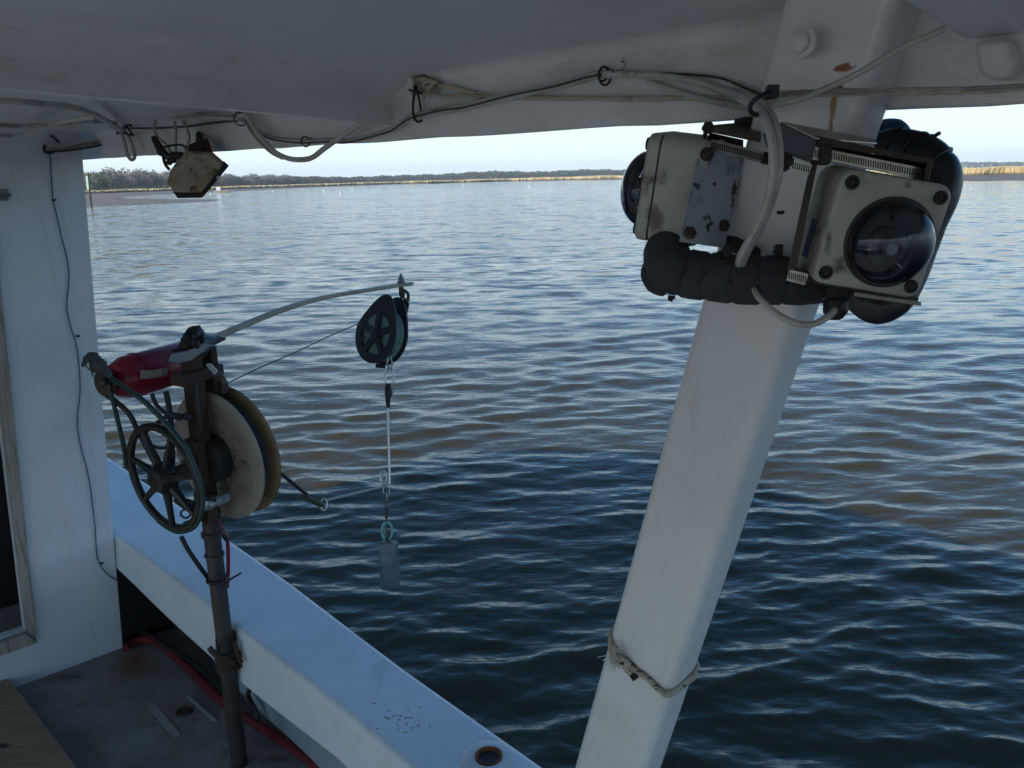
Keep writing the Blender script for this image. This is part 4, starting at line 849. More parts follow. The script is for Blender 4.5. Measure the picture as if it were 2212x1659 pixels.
# tattered rag lashing at the motor end
mb = MB(); mb.tube(catmull([at(240, 812, 1.95), at(226, 800, 1.94), at(216, 788, 1.93), at(208, 776, 1.93), at(198, 770, 1.93), at(186, 778, 1.93), at(178, 793, 1.93)], 5), [.006, .012, .017, .012, .012, .008, .002], 8, wob=.25)
for i in range(14):
    a = at(200 + random.uniform(-6, 14), 782 + random.uniform(-6, 10), 1.93); mb.tube([a, a - ZV * random.uniform(.015, .035) + UV * random.uniform(-.01, .01)], [.003, .0005], 4)
mb.tube(catmull([at(182, 785, 1.93), at(190, 796, 1.93), at(205, 804, 1.93), at(214, 806, 1.93)], 4), .0015, 5)
mb.build('rag_lashing', mat('grey_rag', (.06, .07, .08), .9), hl)
# swivel and snap on chain at the plate
ck = thing('swivel_snap', 'small chain with swivel snap hanging from the hauler bracket above the reel', 'swivel', at(475, 828, 2.10))
for i in range(5):
    x, y = 452 + i * 3.6, 789 + i * 4.0; ax_ = (MR @ Vector((.6, -.7, .2 if i % 2 else 1.0))).cross(MR @ Vector((1, .3, .4 if i % 2 else -1))); MB().ring(at(x, y, 2.10), ax_, .0062, .0018, 14, 5).build('link', M_['steelwire'], ck)
MB().tube(dpts([(470, 806, 2.10), (475, 811, 2.10)]), .007, 8).tube(dpts([(474, 810, 2.10), (479, 815, 2.10)]), .0045, 8).build('barrel', M_['angle'], ck)
MB().tube(dpts([(478, 813, 2.10), (482, 819, 2.10), (488, 829, 2.10)]), [.006, .008, .004], 8).build('snap', M_['angle'], ck)
# line from reel to the block
tag(MB().tube(catmull([at(487, 830, 2.27), at(560, 795, 2.38), at(640, 760, 2.5), at(720, 722, 2.64), at(782, 696, 2.76), at(800, 684, 2.79)], 4), .0017, 6).build('fishing_line', M_['darkwire']), 'thin dark line running up from the reel to the hanging block', 'line')

# ------------------------------------------------------------------ hanging block
BD = 2.80
def bk_(x, y, o=0): return at(x, y, BD + o)
blk = thing('pulley_block', 'black snatch block with pale green sheave hanging from the arm tip', 'pulley', bk_(822, 720))
# the block turns: its axle points to the camera's left, towards us
BX = (MR @ Vector((-.62, .10, .78))).normalized()   # axle
BU = (MR @ Vector((.12, .99, 0))).normalized(); BU = (BU - BX * BU.dot(BX)).normalized(); BS = BX.cross(BU).normalized()
bc_ = bk_(826, 724); RB = .101
def cheek(sgn):
    mb = MB(); n = 40; rin = RB * .70
    th_ = .008; off = BX * (sgn * .026)
    def outp(a):
        r = RB; x, y = math.cos(a) * r, math.sin(a) * r
        if math.sin(a) > .35:
            q = (math.sin(a) - .35) / .65; y = y + q * RB * .35; x = x * (1 - q * .25) - q * .0 + q * .028 * -1
        return bc_ + BS * x + BU * y + off
    outer = [outp(2 * math.pi * i / n) for i in range(n)]
    inner = [bc_ + (BS * math.cos(2 * math.pi * i / n) + BU * math.sin(2 * math.pi * i / n)) * rin + off for i in range(n)]
    e = BX * th_
    mb.add(outer + inner + [p + e for p in outer] + [p + e for p in inner],
       [(i, (i + 1) % n, n + (i + 1) % n, n + i) for i in range(n)] + [(2 * n + i, 3 * n + i, 3 * n + (i + 1) % n, 2 * n + (i + 1) % n) for i in range(n)] +
       [(i, 2 * n + i, 2 * n + (i + 1) % n, (i + 1) % n) for i in range(n)] + [(n + i, n + (i + 1) % n, 3 * n + (i + 1) % n, 3 * n + i) for i in range(n)])
    for i in range(5):
        a = rad(20 + 72 * i); dr = BS * math.cos(a) + BU * math.sin(a); tn = BX.cross(dr)
        mb.box(bc_ + off + e / 2 + dr * rin * .52, dr, tn, BX, rin * 1.08, .022, th_ * .98)
    mb.lathe(bc_ + off - BX * .0, BX, [(.024, -.001), (.024, th_ + .002), (.012, th_ + .004), (.008, th_ + .012), (.001, th_ + .013)] if sgn > 0 else [(.024, 0), (.024, th_)], 18)
    return mb.build('cheek_plate', M_['black'], blk, bevel=.0015)
cheek(1); cheek(-1)
MB().lathe(bc_, BX, [(.012, -.018), (.080, -.016), (.088, -.018), (.088, -.012), (.076, -.003), (.076, .003), (.088, .012), (.088, .018), (.080, .020), (.012, .016)], 40).build('sheave', M_['sheave'], blk)
mb = MB(); s0 = bk_(884, 640)
mb.tube([bk_(812, 790), bk_(832, 791)], .008, 8); mb.build('spacer', M_['black'], blk)
mb = MB(); mb.prism([bk_(x, y, .02) for x, y in ((868, 652), (878, 648), (884, 655), (866, 745), (852, 780), (838, 790), (850, 760))], fwd * .012); mb.build('side_strap', M_['black'], blk, bevel=.002)
MB().lathe(bk_(853, 668, -.03), -fwd, [(.009, 0), (.009, .006), (.003, .007)], 10).build('rivet', M_['pipe'], blk)
MB().cyl(bk_(779, 733), bk_(786, 733), .009, 8).build('axle_end', M_['pipe'], blk)
mb = MB(); mb.tube(catmull([tb - ZV * .012, bk_(872, 634), bk_(866, 645), bk_(874, 652), bk_(882, 642), bk_(880, 632), bk_(870, 626)], 5), .0055, 8); mb.ring(bk_(877, 640), (MR @ Vector((1, .2, .4))), .018, .0042, 24, 7); mb.box(bk_(867, 630), (MR @ Vector((1, 0, 0))), fwd, ZV, .016, .014, .03); mb.build('shackle', M_['angle'], blk)
# chain and spreader below
sp = thing('wire_spreader', 'bent steel wire spreader with rings and black heat shrink hanging below the block', 'rigging', bk_(840, 1045))
RTc = MR @ Vector((1, 0, 0))
for i in range(7):
    y = 712 + i * 8.5; MB().ring(bk_(846 - i * .5, y, -.05), (RTc if i % 2 else fwd), .0068, .0018, 14, 5, 1).build('chain_link', M_['angle'], sp)
mb = MB(); mb.ring(bk_(842, 785, -.04), fwd * .9 + RTc * .4, .012, .0018, 20, 6); mb.tube(catmull([bk_(838, 768, -.04), bk_(837, 785, -.04), bk_(838, 800, -.02)], 4), .0018, 6); mb.tube(catmull([bk_(845, 766, -.04), bk_(846, 785, -.04), bk_(846, 800, -.02)], 4), .0018, 6); mb.build('snap_hook', M_['steelwire'], sp)
mb = MB(); mb.tube([bk_(841 + 9.5 * math.cos(a), 815 + 19 * math.sin(a)) for a in np.linspace(0, 2 * math.pi, 26, endpoint=False)], .0036, 8, True); mb.build('top_ring', M_['steelwire'], sp)
MB().tube(dpts([(839, 828, BD), (838.5, 838, BD), (840, 848, BD), (838, 862, BD), (838.5, 881, BD)]), [.010, .012, .0145, .009, .006], 10).build('heat_shrink', M_['black'], sp)
mb = MB(); mb.tube(catmull(dpts([(838, 875, BD), (839, 940, BD), (841, 1000, BD), (841.5, 1042, BD), (838, 1048, BD), (826, 1051, BD), (790, 1060, BD), (740, 1072, BD), (706, 1080, BD)]), 4), .0040, 8); mb.build('bent_rod', M_['steelwire'], sp)
mb = MB(); mb.tube([bk_(828 + 7.5 * math.cos(a), 1031 + 14 * math.sin(a)) for a in np.linspace(0, 2 * math.pi, 24, endpoint=False)], .0026, 8, True); mb.tube([bk_(832 + 7.5 * math.cos(a), 1034 + 13 * math.sin(a), .006) for a in np.linspace(0, 2 * math.pi, 24, endpoint=False)], .0026, 8, True); mb.build('coil', M_['steelwire'], sp)
mb = MB(); mb.tube([bk_(700 + 7 * math.cos(a), 1090 + 13 * math.sin(a)) for a in np.linspace(0, 2 * math.pi, 22, endpoint=False)], .0026, 7, True); mb.build('end_ring', M_['steelwire'], sp)
mb = MB(); mb.tube(catmull(dpts([(828, 1048, BD), (828, 1064, BD), (832, 1066, BD), (840, 1068, BD), (841, 1052, BD)]), 4), .0012, 6); mb.tube(dpts([(836, 1068, BD), (835, 1082, BD)]), .0012, 6); mb.build('duolock_snap', M_['steelwire'], sp)
for (x, y, rr) in ((835, 1078, .0055), (834, 1090, .005), (835, 1100, .006)): MB().ring(bk_(x, y), fwd, rr, .0014, 14, 5).build('small_ring', M_['angle'], sp)
MB().tube(dpts([(835, 1098, BD), (835, 1120, BD)]), .005, 8).build('barrel_swivel', M_['pipe'], sp)
# lanyard from reel
ln_ = [(612, 1027, 2.4), (640, 1050, 2.48), (660, 1066, 2.55), (690, 1088, 2.63)]
lw = thing('braided_lanyard', 'dark braided lanyard running from behind the reel to the spreader ring', 'rope', at(690, 1090, 2.7))
c_ = catmull(dpts([(600, 1018, 2.35), (612, 1027, 2.4), (640, 1050, 2.52), (660, 1066, 2.6), (664, 1070, 2.62)]), 6)
mr = M_['rubber']; twist = MB()
for ph in (0, 2.1, 4.2):
    P = [p + (MR @ Vector((.7, .7, 0))) * .003 * math.cos(i * 1.1 + ph) + fwd * .003 * math.sin(i * 1.1 + ph) for i, p in enumerate(catmull(c_, 2))]; twist.tube(P, .0035, 6)
twist.build('strand', mr, lw)
MB().tube(catmull(dpts([(655, 1074, 2.63), (668, 1078, 2.66), (684, 1086, 2.7), (698, 1092, 2.76)]), 5), [.007, .010, .010, .009, .010, .006], 9, wob=.12).build('spliced_eye', mat('olive_whipping', (.06, .07, .04), .8, col2=(.02, .02, .02), scale=80), lw)
# weight and turquoise ring
wt_ = thing('sounding_weight', 'blue grey lead weight hanging lowest below the turquoise ring', 'weight', bk_(842, 1276))
wx = (MR @ Vector((.93, .06, .35))).normalized(); wz = (MR @ Vector((-.05, .998, -.02))).normalized(); wy = wx.cross(wz).normalized(); wx = wz.cross(wy)
wcn = bk_(841, 1221)
MB().box(wcn, wx, wy, wz, .058, .046, .165).build('lead_body', M_['lead'], wt_, bevel=.009, bs=3)
MB().ring(wcn + wz * .085, wx, .010, .004, 18, 8).build('eye', M_['pipe'], wt_)
tr = MB(); tr.tube([bk_(836 + 11 * math.cos(a), 1147 + 19 * math.sin(a)) for a in np.linspace(0, 2 * math.pi, 26, endpoint=False)], .0042, 8, True)
tr.tube([bk_(839 + 8 * math.cos(a), 1149 + 17 * math.sin(a), .008) for a in np.linspace(0, 2 * math.pi, 26, endpoint=False)], .0035, 8, True)
tag(tr.build('release_ring', M_['turq']), 'translucent turquoise ring between the swivel and the lead weight', 'ring')
mb = MB().tube(catmull(dpts([(835, 1120, BD), (834, 1135, BD), (838, 1150, BD), (840, 1165, BD), (841, 1172, BD)]), 4), .0022, 6); mb.box(bk_(840, 1152), RTc, fwd, wz, .010, .008, .024)
tag(mb.build('snap_swivel', M_['angle']), 'small dark snap swivel inside the turquoise ring', 'swivel')

# ------------------------------------------------------------------ dome cameras
glass = bpy.data.materials.new('smoked_dome'); glass.use_nodes = True; N = glass.node_tree.nodes; L = glass.node_tree.links
N.remove(N['Principled BSDF']); tr_ = N.new('ShaderNodeBsdfTransparent'); tr_.inputs[0].default_value = (.74, .77, .84, 1); gl = N.new('ShaderNodeBsdfGlossy'); gl.inputs['Roughness'].default_value = .03; gl.inputs[0].default_value = (.95, .97, 1, 1)
fr_ = N.new('ShaderNodeFresnel'); fr_.inputs[0].default_value = 1.5; mx_ = N.new('ShaderNodeMixShader'); L.new(fr_.outputs[0], mx_.inputs[0]); L.new(tr_.outputs[0], mx_.inputs[1]); L.new(gl.outputs[0], mx_.inputs[2]); L.new(mx_.outputs[0], N['Material Output'].inputs['Surface'])
M_['bluelabel'] = mat('blue_sticker', (.02, .025, .075), .4); M_['domein'] = mat('dark_inside', (.022, .022, .026), .45); M_['lensgrey'] = mat('lens_grey', (.36, .36, .38), .3, .2)
def dome_camera(M, label, k=1.0):
    M = M @ Matrix.Diagonal((k, k, k, 1))
    t = thing('dome_camera', label, 'camera', M=M, group='dome cameras strapped to the post')
    S = .122; X, Y, Z = Vector((1, 0, 0)), Vector((0, 1, 0)), Vector((0, 0, 1)); O = Vector((0, 0, 0))
    def rrect(s, r, y, n=7):
        out = []
        for cx, cz_, a0 in ((1, 1, 0), (-1, 1, 90), (-1, -1, 180), (1, -1, 270)):
            for i in range(n): a = rad(a0 + 90 * i / (n - 1)); out.append(Vector((cx * (s / 2 - r) + r * math.cos(a), y, cz_ * (s / 2 - r) + r * math.sin(a))))
        return out
    def loft(mb, rings, capa=True, capb=True):
        k = len(rings[0]); mb.add(sum(rings, []), [(i * k + j, i * k + (j + 1) % k, (i + 1) * k + (j + 1) % k, (i + 1) * k + j) for i in range(len(rings) - 1) for j in range(k)] + ([tuple(range(k))] if capa else []) + ([tuple((len(rings) - 1) * k + j for j in reversed(range(k)))] if capb else []))
    mb = MB(); mb.local = True; loft(mb, [rrect(S - .007, .012, -.0145), rrect(S - .002, .013, -.0125), rrect(S, .014, -.009), rrect(S, .014, 0)]); mb.build('lid', M_['enclosure'], t, ang=50)
    mb = MB(); mb.local = True; loft(mb, [rrect(S - .003, .013, .0002), rrect(S - .003, .013, .0022)]); mb.build('gasket', M_['black'], t)
    mb = MB(); mb.local = True; loft(mb, [rrect(S, .014, .0024), rrect(S, .014, .045), rrect(S - .006, .012, .056)]); mb.build('back_box', M_['enclosure'], t, ang=50)
    dc = Vector((.010, -.0145, -.006)); R = .0455
    mb = MB(); mb.local = True; mb.lathe(dc, -Y, [(R + .0035, -.001), (R + .003, .0014), (R, .0022)], 48); mb.build('dome_seat', M_['domein'], t)
    prof = [(R * math.cos(a), .0015 + R * .72 * math.sin(a)) for a in np.linspace(0, math.pi / 2 - .001, 16)]
    mb = MB(); mb.local = True; mb.lathe(dc, -Y, prof, 48); mb.f = [f for f in mb.f if len(f) == 4]; mb.build('dome', glass, t, ang=80)
    mb = MB(); mb.local = True; mb.lathe(dc + Vector((-.006, 0, -.004)), -Y, [(.022, .002), (.021, .012), (.012, .017), (.011, .023), (.0085, .0235), (.008, .021), (.001, .021)], 28)
    for a in (20, 100, 200, 290): mb.box(dc + Vector((.03 * math.cos(rad(a)), -.005, .03 * math.sin(rad(a)))), Vector((math.cos(rad(a)), 0, math.sin(rad(a)))), Y, Vector((-math.sin(rad(a)), 0, math.cos(rad(a)))), .014, .006, .006)
    mb.build('lens_mount', M_['domein'], t)
    mb = MB(); mb.local = True; mb.lathe(dc + Vector((-.006, -.0215, -.004)), -Y, [(.0078, 0), (.0062, .0022), (.0056, .001), (.0005, .0008)], 24); mb.box(dc + Vector((.018, -.010, .012)), (X + Z * .3).normalized(), Y, Z, .012, .001, .003); mb.box(dc + Vector((.012, -.009, -.020)), (X - Z * .5).normalized(), Y, Z, .010, .001, .002); mb.build('lens_ring', M_['lensgrey'], t)
    for cx, cz_ in ((-1, 1), (1, 1), (-1, -1), (1, -1)):
        p = Vector((cx * (S / 2 - .013), -.0146, cz_ * (S / 2 - .013)))
        mb = MB(); mb.local = True; mb.lathe(p, -Y, [(.0075, -.002), (.0075, .0015), (.0065, .003), (.0045, .003), (.004, .0005), (.0005, .0004)], 20); mb.build('lid_screw', M_['slot'], t)
        mb = MB(); mb.local = True; mb.lathe(p, -Y, [(.0032, 0), (.0030, .0018), (.0012, .0018), (.0008, .0008), (.0003, .0008)], 6); mb.build('screw_head', M_['pipe'], t)
    mb = MB(); mb.local = True; loft(mb, [[Vector((-S / 2 - .0006, y, z)) for y, z in ((.014, .002), (.030, .002), (.030, -.040), (.014, -.040))], [Vector((-S / 2 + .001, y, z)) for y, z in ((.014, .002), (.030, .002), (.030, -.040), (.014, -.040))]]); mb.build('label_plate', M_['bluelabel'], t)
    return t
def frame(o, X, Z):
    X = Vector(X).normalized(); Z = Vector(Z); Z = (Z - X * Z.dot(X)).normalized(); Y = Z.cross(X)
    m = Matrix((X, Y, Z)).transposed().to_4x4(); m.translation = o; return m
KR = .92
MRB = Matrix.Translation((0,0,0)) @ frame(at(1893, 504, .885 * KR), (.983, .014, -.182), (.183, -.095, .979))
cr_ = dome_camera(MRB, 'dome camera box facing the viewer on the right of the post', KR)
MLB = frame(at(1435, 400, .99), (-.39, -.92, -.06), (.135, -.07, .985))
cl_ = dome_camera(MLB, 'dome camera box facing left, seen side-on left of the post')
# metalwork that holds them
br = thing('camera_bracket', 'dark steel bracket with slotted hose clamps fixing the camera boxes to the post', 'bracket', at(1690, 600, .93))
def plate(pts, d, th, m, nm, bevel=.0006, dirn=None):
    f_ = lambda x, dd: dd * (KR if x >= 1645 and nm not in ('angle_iron_left',) else 1.0)
    dl = d if isinstance(d, (list, tuple)) else [d] * len(pts)
    d = [f_(x, dd) for (x, y), dd in zip(pts, dl)]
    cx_ = sum(x for x, y in pts) / len(pts); cy_ = sum(y for x, y in pts) / len(pts)
    if dirn is None: dirn = ray(cx_, cy_).normalized()
    P = [at(x, y, (dd if isinstance(d, (list, tuple)) else d)) for (x, y), dd in zip(pts, d if isinstance(d, (list, tuple)) else [0] * len(pts))] if isinstance(d, (list, tuple)) else [at(x, y, d) for x, y in pts]
    return MB().prism(P, (dirn or fwd) * th).build(nm, m, br, bevel=bevel)
plate([(1512, 312), (1560, 300), (1609, 343), (1577, 473), (1565, 536), (1467, 522), (1490, 420)], [.908, .915, .945, .945, .945, .905, .906], .003, M_['galv'], 'mounting_plate')
plate([(1523, 269), (1533, 272), (1522, 320), (1512, 318)], .918, .02, M_['angle'], 'angle_iron')
plate([(1523, 270), (1644, 297), (1643, 308), (1524, 284)], [.915, .875, .875, .915], .02, M_['angle'], 'angle_iron')
plate([(1524, 271), (1600, 264), (1644, 268), (1644, 297)], [.918, 1.0, .98, .878], .002, M_['angle'], 'angle_iron', dirn=-ZV)
plate([(1533, 286), (1606, 302), (1606, 341), (1560, 332), (1520, 322)], [.930, .935, .96, .93, .93], .002, M_['slot'], 'backing_plate')
plate([(1690, 263), (1766, 295), (1752, 352), (1655, 318), (1648, 290)], [.868, .858, .862, .87, .87], .002, mat('slotted_plate', (.16, .17, .19), .4, .7), 'slotted_plate')
plate([(1690, 262), (1698, 264), (1890, 300), (1895, 308), (1764, 297)], [.865, .865, .93, .92, .855], .002, M_['stainless'], 'top_flange', dirn=-ZV)
plate([(1763, 294), (1777, 300), (1718, 590), (1700, 588)], [.862, .862, .875, .875], .03, M_['angle'], 'side_upright')
plate([(1764, 293), (2016, 344), (2014, 354), (1766, 312)], [.858, .868, .868, .858], .03, M_['angle'], 'top_rail')
plate([(2004, 344), (2016, 347), (2006, 392), (1994, 388)], [.868] * 4, .03, M_['angle'], 'end_rail')
plate([(1772, 312), (2006, 354), (1998, 390), (1768, 345)], [.895] * 4, .002, M_['slot'], 'recess')
plate([(1700, 575), (1760, 590), (1985, 643), (1983, 652), (1850, 628), (1755, 612), (1700, 598)], [.90] * 7, .03, M_['angle'], 'bottom_rail')
plate([(1845, 630), (1990, 652), (1990, 661), (1846, 640)], [.885] * 4, .004, M_['stainless'], 'tab')
def clamp(p0, p1, h, d0, d1, n, group=None):
    d0 *= KR if p0[0] > 1690 else 1; d1 *= KR if p1[0] > 1690 else 1
    a = at(*p0, d0); b = at(*p1, d1); X = (b - a); Ln = X.length; X.normalize(); upv = (ZV - X * ZV.dot(X)).normalized(); Yn = X.cross(upv)
    if Yn.dot(fwd) > 0: Yn = -Yn
    st = MB().box((a + b) / 2, X, Yn, upv, Ln, .001, h).build('clamp_band', M_['stainless'], br)
    sl = MB()
    for i in range(n):
        c = a + X * (Ln * (i + .7) / (n + .4)) + Yn * .0006; q = (upv + X * -.18).normalized(); sl.box(c, X, Yn, q, Ln / n * .42, .0008, h * .58)
    so = sl.build('band_slots', M_['slot'], st)
    return st
clamp((1536, 312), (1652, 341), .0112, .905, .845, 24)
clamp((1709, 356), (1750, 367), .0105, .862, .862, 8)
clamp((1758, 331), (1776, 334), .0120, .852, .852, 4)
clamp((1782, 334), (1995, 376), .0108, .8855, .8855, 40)
clamp((1702, 594), (1742, 604), .0110, .872, .872, 9)
mb = MB(); mb.box(at(1690, 349, .79), (MR @ Vector((1, -.25, 0))).normalized(), fwd, (MR @ Vector((.25, 1, 0))).normalized(), .014, .012, .015); mb.cyl(at(1696, 346, .782), at(1712, 351, .782), .004, 8); mb.build('clamp_screw', M_['slot'], br, bevel=.001)
mb = MB(); mb.box(at(1655, 342, .835), (MR @ Vector((1, -.25, 0))).normalized(), fwd, (MR @ Vector((.25, 1, 0))).normalized(), .008, .008, .011); mb.build('clamp_screw', M_['slot'], br, bevel=.001)
mb = MB(); mb.box(at(1782, 335, .782), RTc, fwd, ZV, .010, .010, .017); mb.build('clamp_screw', M_['slot'], br, bevel=.001)
for x, y, d in ((1527, 333, .904), (1491, 503, .902), (1563, 487, .938), (1530, 276, .914)):
    MB().lathe(at(x, y, d), -fwd, [(.0075, -.002), (.0075, .001), (.005, .0015), (.0045, .005), (.001, .0055)], 6 if y != 333 else 14).build('plate_bolt', M_['angle'], br)
tag(MB().lathe(at(1533, 318, .914), (MR @ Vector((1, .3, .6))), [(.001, 0), (.0012, .001)], 6).build('grommet', M_['black']), 'tiny black grommet on the bracket corner', 'grommet')
# gland on the right box
mb = MB(); mb.lathe(at(1806, 632, .842), (MR @ Vector((-.05, -1, .05))), [(.014, -.004), (.0145, .006), (.0105, .009), (.0125, .010), (.0125, .020), (.008, .026), (.005, .028)], 12); mb.build('cable_gland', M_['black'], cr_)
cab('white_cable', dpts([(1628, 615, .90), (1633, 634, .875), (1651, 655, .86), (1680, 679, .85), (1716, 697, .84), (1752, 701, .835), (1781, 689, .83), (1800, 674, .83), (1806, 660, .838)]), .0034, M_['cable'], 'white cable looping below the foam into the camera box gland')
# foam
foam = thing('foam_sleeve', 'thick charcoal foam tube bound with black ties under the left camera box', 'foam padding', at(1560, 650, .93))
def grooves(path, rads, ks, k=8):
    P = catmull(path, k); n = len(P); R = np.interp(np.linspace(0, 1, n), np.linspace(0, 1, len(rads)), rads)
    for g_ in ks:
        for i in range(n):
            R[i] *= 1 - .07 * math.exp(-((i / (n - 1) - g_) / .010) ** 2)
    return P, list(R)
fp_ = dpts([(1448, 528, .97), (1440, 548, .955), (1452, 578, .94), (1490, 592, .935), (1540, 598, .925), (1590, 604, .915), (1640, 605, .905), (1690, 606, .895), (1735, 614, .895), (1785, 624, .91)])
P, R = grooves(fp_, [.022, .027, .0285, .028, .0275, .0275, .0275, .027, .0235, .015], (.30, .42, .55, .68, .80), 14)
MB().tube(P, R, 24).build('foam_body', M_['foam'], foam, ang=80)
for g_ in (.30, .42, .55, .68, .80):
    i = int(g_ * (len(P) - 1)); MB().ring(P[i], (P[i + 1] - P[i - 1]) + ZV * .004 * random.uniform(-1, 1), R[i] * 1.01, .0017, 30, 6).build('binding', M_['black'], foam)
mb = MB(); mb.tube(dpts([(1452, 640, .925), (1447, 650, .925)]), .0028, 6); mb.tube(dpts([(1443, 641, .925), (1458, 643, .925)]), .0022, 6); mb.build('tie_end', M_['black'], foam)
MB().tube(catmull(dpts([(1432, 548, .98), (1415, 570, .975), (1409, 590, .97), (1420, 612, .965), (1440, 628, .96)]), 5), [.006, .012, .014, .014, .008], 14).build('foam_flap', M_['foam'], foam, ang=80)
mb = MB(); mb.box(at(1570, 545, .895), RTc, fwd, ZV, .010, .010, .012); mb.tube(dpts([(1552, 548, .9), (1580, 540, .9)]), .003, 6); mb.build('tie_end', M_['black'], foam)
mb = MB(); mb.box(at(1681, 541, .885), RTc, fwd, ZV, .008, .008, .012); mb.tube(dpts([(1672, 546, .885), (1686, 530, .885)]), .0025, 6); mb.build('tie_end', M_['black'], foam)
MB().tube(dpts([(1568, 515, .99), (1600, 535, .96), (1630, 550, .94)]), .009, 12).build('inner_sleeve', M_['foam'], foam)
def dpts2(L_): return [at(x, y, d * .93) for x, y, d in L_]
f2 = thing('foam_sleeve', 'black sleeved foam tube curling round the right side of the right camera box', 'foam padding', at(1900, 695, .97))
fp2 = dpts2([(1890, 318, 1.02), (1925, 312, 1.01), (1965, 322, .99), (2005, 343, .97), (2030, 380, .965), (2026, 425, .965), (2005, 480, .97), (1985, 540, .975), (1960, 600, .975), (1930, 645, .97), (1893, 660, .97), (1855, 640, .975), (1820, 615, .99), (1780, 605, 1.0)])
P, R = grooves(fp2, [.014, .018, .021, .0225, .0225, .0215, .0195, .0185, .0195, .0205, .0205, .018, .015, .014], (.10, .18, .26), 10)
MB().tube(P, R, 22).build('foam_body', M_['sleeve'], f2, ang=80)
for g_ in (.10, .18, .26):
    i = int(g_ * (len(P) - 1)); MB().ring(P[i], (P[i + 1] - P[i - 1]), R[i] * 1.03, .0022, 30, 6).build('binding', M_['black'], f2)
mb = MB(); mb.tube(dpts2([(1985, 300, .965), (2010, 299, .965), (2030, 287, .965)]), .0022, 6); mb.ball(at(2001, 299, .9), .005); mb.ball(at(2012, 297, .9), .004); mb.build('tie_end', M_['black'], f2)
MB().tube(catmull(dpts([(1898, 292, 1.03), (1912, 285, 1.03), (1935, 286, 1.02), (1955, 296, 1.01)]), 5), [.010, .016, .016, .010], 14).build('blue_lining', mat('blue_lining', (.012, .03, .06), .5), f2)
tag(MB().tube(catmull(dpts([(1590, 268, .97), (1620, 263, .96), (1650, 266, .955)]), 4), .006, 10).build('black_hose_stub', M_['rubber']), 'short black hose stub between the beam and the bracket top', 'hose')

# cord tied round the post
ck_ = thing('tie_cord', 'black-flecked beige cord tied round the lower part of the white post', 'cord', at(1400, 1500, 1.28))
def psurf(u, v, q):   # around the post: u,v in cross-section, q distance along
    return p_lo + ax * q + PX * u + PY * v
def qof(x, y):
    p = atn(x, y, NV, .91 - W2 / 2); return (p - p_lo).dot(ax), (p - p_lo).dot(PX)
cords = []
front = [(1328, 1383), (1334, 1410), (1364, 1431), (1404, 1459), (1440, 1492), (1466, 1509)]
pts = []
for x, y in front:
    q, u = qof(x, y); u = max(-W1 / 2 - .001, min(W1 / 2 + .001, u)); pts.append(psurf(u, -W2 / 2 - .0045, q))
q1, u1 = qof(1466, 1509)
q0, u0 = qof(1328, 1383); sgn1 = 1 if u1 > 0 else -1
pts = [psurf(-sgn1 * (W1 / 2 + .004), .02, q0 + .004), psurf(-sgn1 * (W1 / 2 + .004), -.02, q0 + .003)] + pts + [psurf(sgn1 * (W1 / 2 + .002), -W2 / 2 + .004, q1 - .001), psurf(sgn1 * (W1 / 2 + .005), 0, q1 + .006), psurf(sgn1 * (W1 / 2 + .004), W2 / 2 - .01, q1 + .015), psurf(sgn1 * (W1 / 2 - .02), W2 / 2 + .005, q1 + .02), psurf(0, W2 / 2 + .005, (q0 + q1) / 2 + .01), psurf(-sgn1 * (W1 / 2 - .02), W2 / 2 + .005, q0 + .006)]
MB().tube(catmull(pts, 7, True), .0044, 9, True, wob=.06).build('cord_loop', M_['bungee'], ck_)
mb = MB(); kp = [at(x, y, 1.245) for x, y in ((1330, 1395), (1326, 1412), (1340, 1424), (1362, 1436), (1378, 1446), (1366, 1456), (1350, 1440), (1336, 1425))]
mb.tube(catmull(kp, 5), .0052, 8, wob=.08); mb.build('knot', M_['bungee'], ck_)
MB().tube([at(1378, 1446, 1.243), at(1372, 1460, 1.24), at(1364, 1466, 1.24)], [.004, .0055, .005], 8).build('cord_end', M_['black'], ck_)
mb = MB()
for i in range(70):
    a = at(random.gauss(1326, 5), random.gauss(1420, 8), 1.25); mb.tube([a, a + (RTc * random.gauss(-.002, .006)) - ZV * random.uniform(.004, .018)], .0006, 3)
mb.build('frayed_end', mat('white_fibre', (.6, .6, .58), .9), ck_)

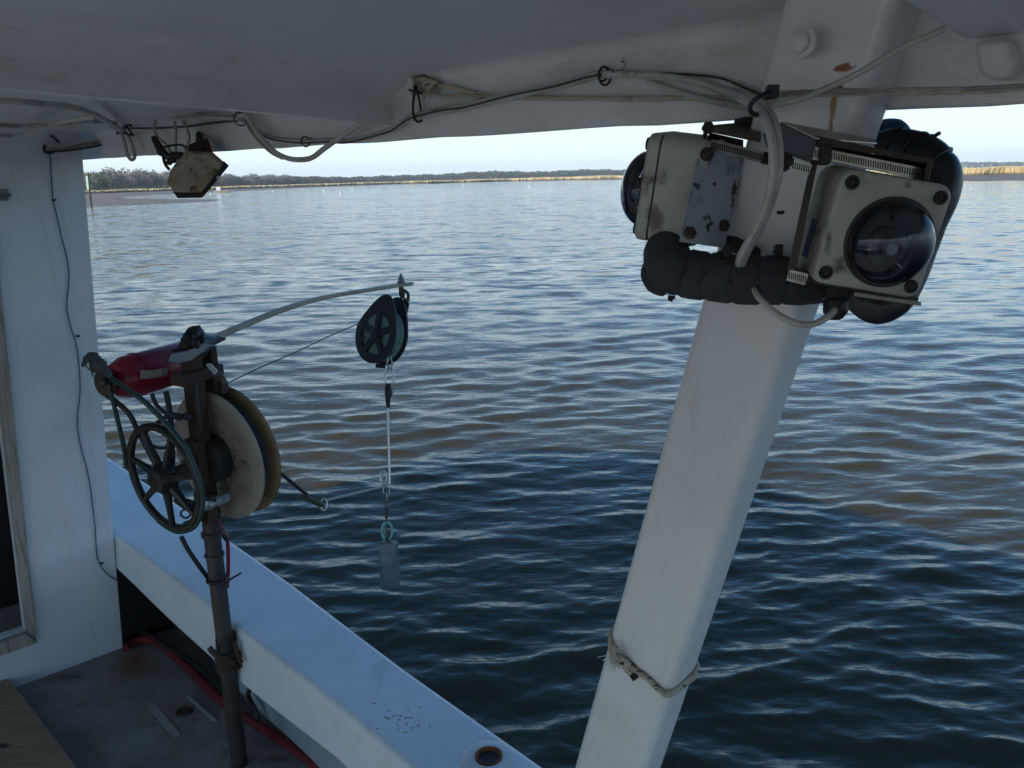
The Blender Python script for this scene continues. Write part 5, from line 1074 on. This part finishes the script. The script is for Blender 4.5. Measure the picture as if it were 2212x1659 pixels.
# ------------------------------------------------------------------ on deck
pl_ = [atz(x, y, .965) for x, y in ((-60, 1385), (0, 1447), (47, 1501), (92, 1559), (168, 1659), (215, 1730))]
d0 = -NV * .9 - DV * .1
mbp = MB().prism([p for p in pl_] + [pl_[-1] + d0, pl_[0] + d0], -ZV * .018)
tag(mbp.build('plywood_sheet', M_['ply'], bevel=.002), 'bare plywood sheet lying in the lower left corner of the deck', 'plywood')
tag(MB().prism([p + d0 * .2 - ZV * .0185 for p in pl_[1:5]] + [pl_[4] + d0 * .8 - ZV * .0185, pl_[1] + d0 * .8 - ZV * .0185], -ZV * .026).build('wood_block', M_['wood']), 'low wooden support hidden beneath the plywood sheet', 'wood block')
rh = [atz(x, y, DK + .022) for x, y in ((272, 1402), (282, 1392), (310, 1381), (342, 1390), (396, 1433), (432, 1470), (468, 1505), (505, 1532), (540, 1555), (612, 1602), (666, 1642), (720, 1678), (780, 1715))]
cab('red_hose', rh, .0145, M_['redhose'], 'red hose lying on the deck along the foot of the bulwark', 'hose', seg=14)
cab('black_hose', [atz(x, y, DK + .03) for x, y in ((290, 1355), (330, 1376), (360, 1399), (400, 1422), (432, 1446), (460, 1470), (482, 1492), (505, 1520))], .011, M_['rubber'], 'black hose lying behind the red hose by the bulwark', 'hose')
cab('black_hose', [PB(1.24) + NV * .03, PB(1.2) + NV * .05 - DV * .04] + [atz(x, y, DK + .10 - i * .03) for i, (x, y) in enumerate(((536, 1501), (550, 1530), (556, 1552)))], .008, M_['rubber'], 'black cable curling from the pole clamp down to the red hose')

# ------------------------------------------------------------------ air
hb_ = MB(); hb_.box((0, 1600, 30), Vector((1, 0, 0)), Vector((0, 1, 0)), ZV, 9400, 6600, 64)
hm = bpy.data.materials.new('river_haze'); hm.use_nodes = True; N = hm.node_tree.nodes; N.remove(N['Principled BSDF'])
pv = N.new('ShaderNodeVolumePrincipled'); pv.inputs['Density'].default_value = .00018; pv.inputs['Color'].default_value = (.80, .88, .97, 1); hm.node_tree.links.new(pv.outputs[0], N['Material Output'].inputs['Volume'])
hz0 = hb_.build('haze', hm, M=Matrix.Identity(4)); hz0['kind'] = 'stuff'
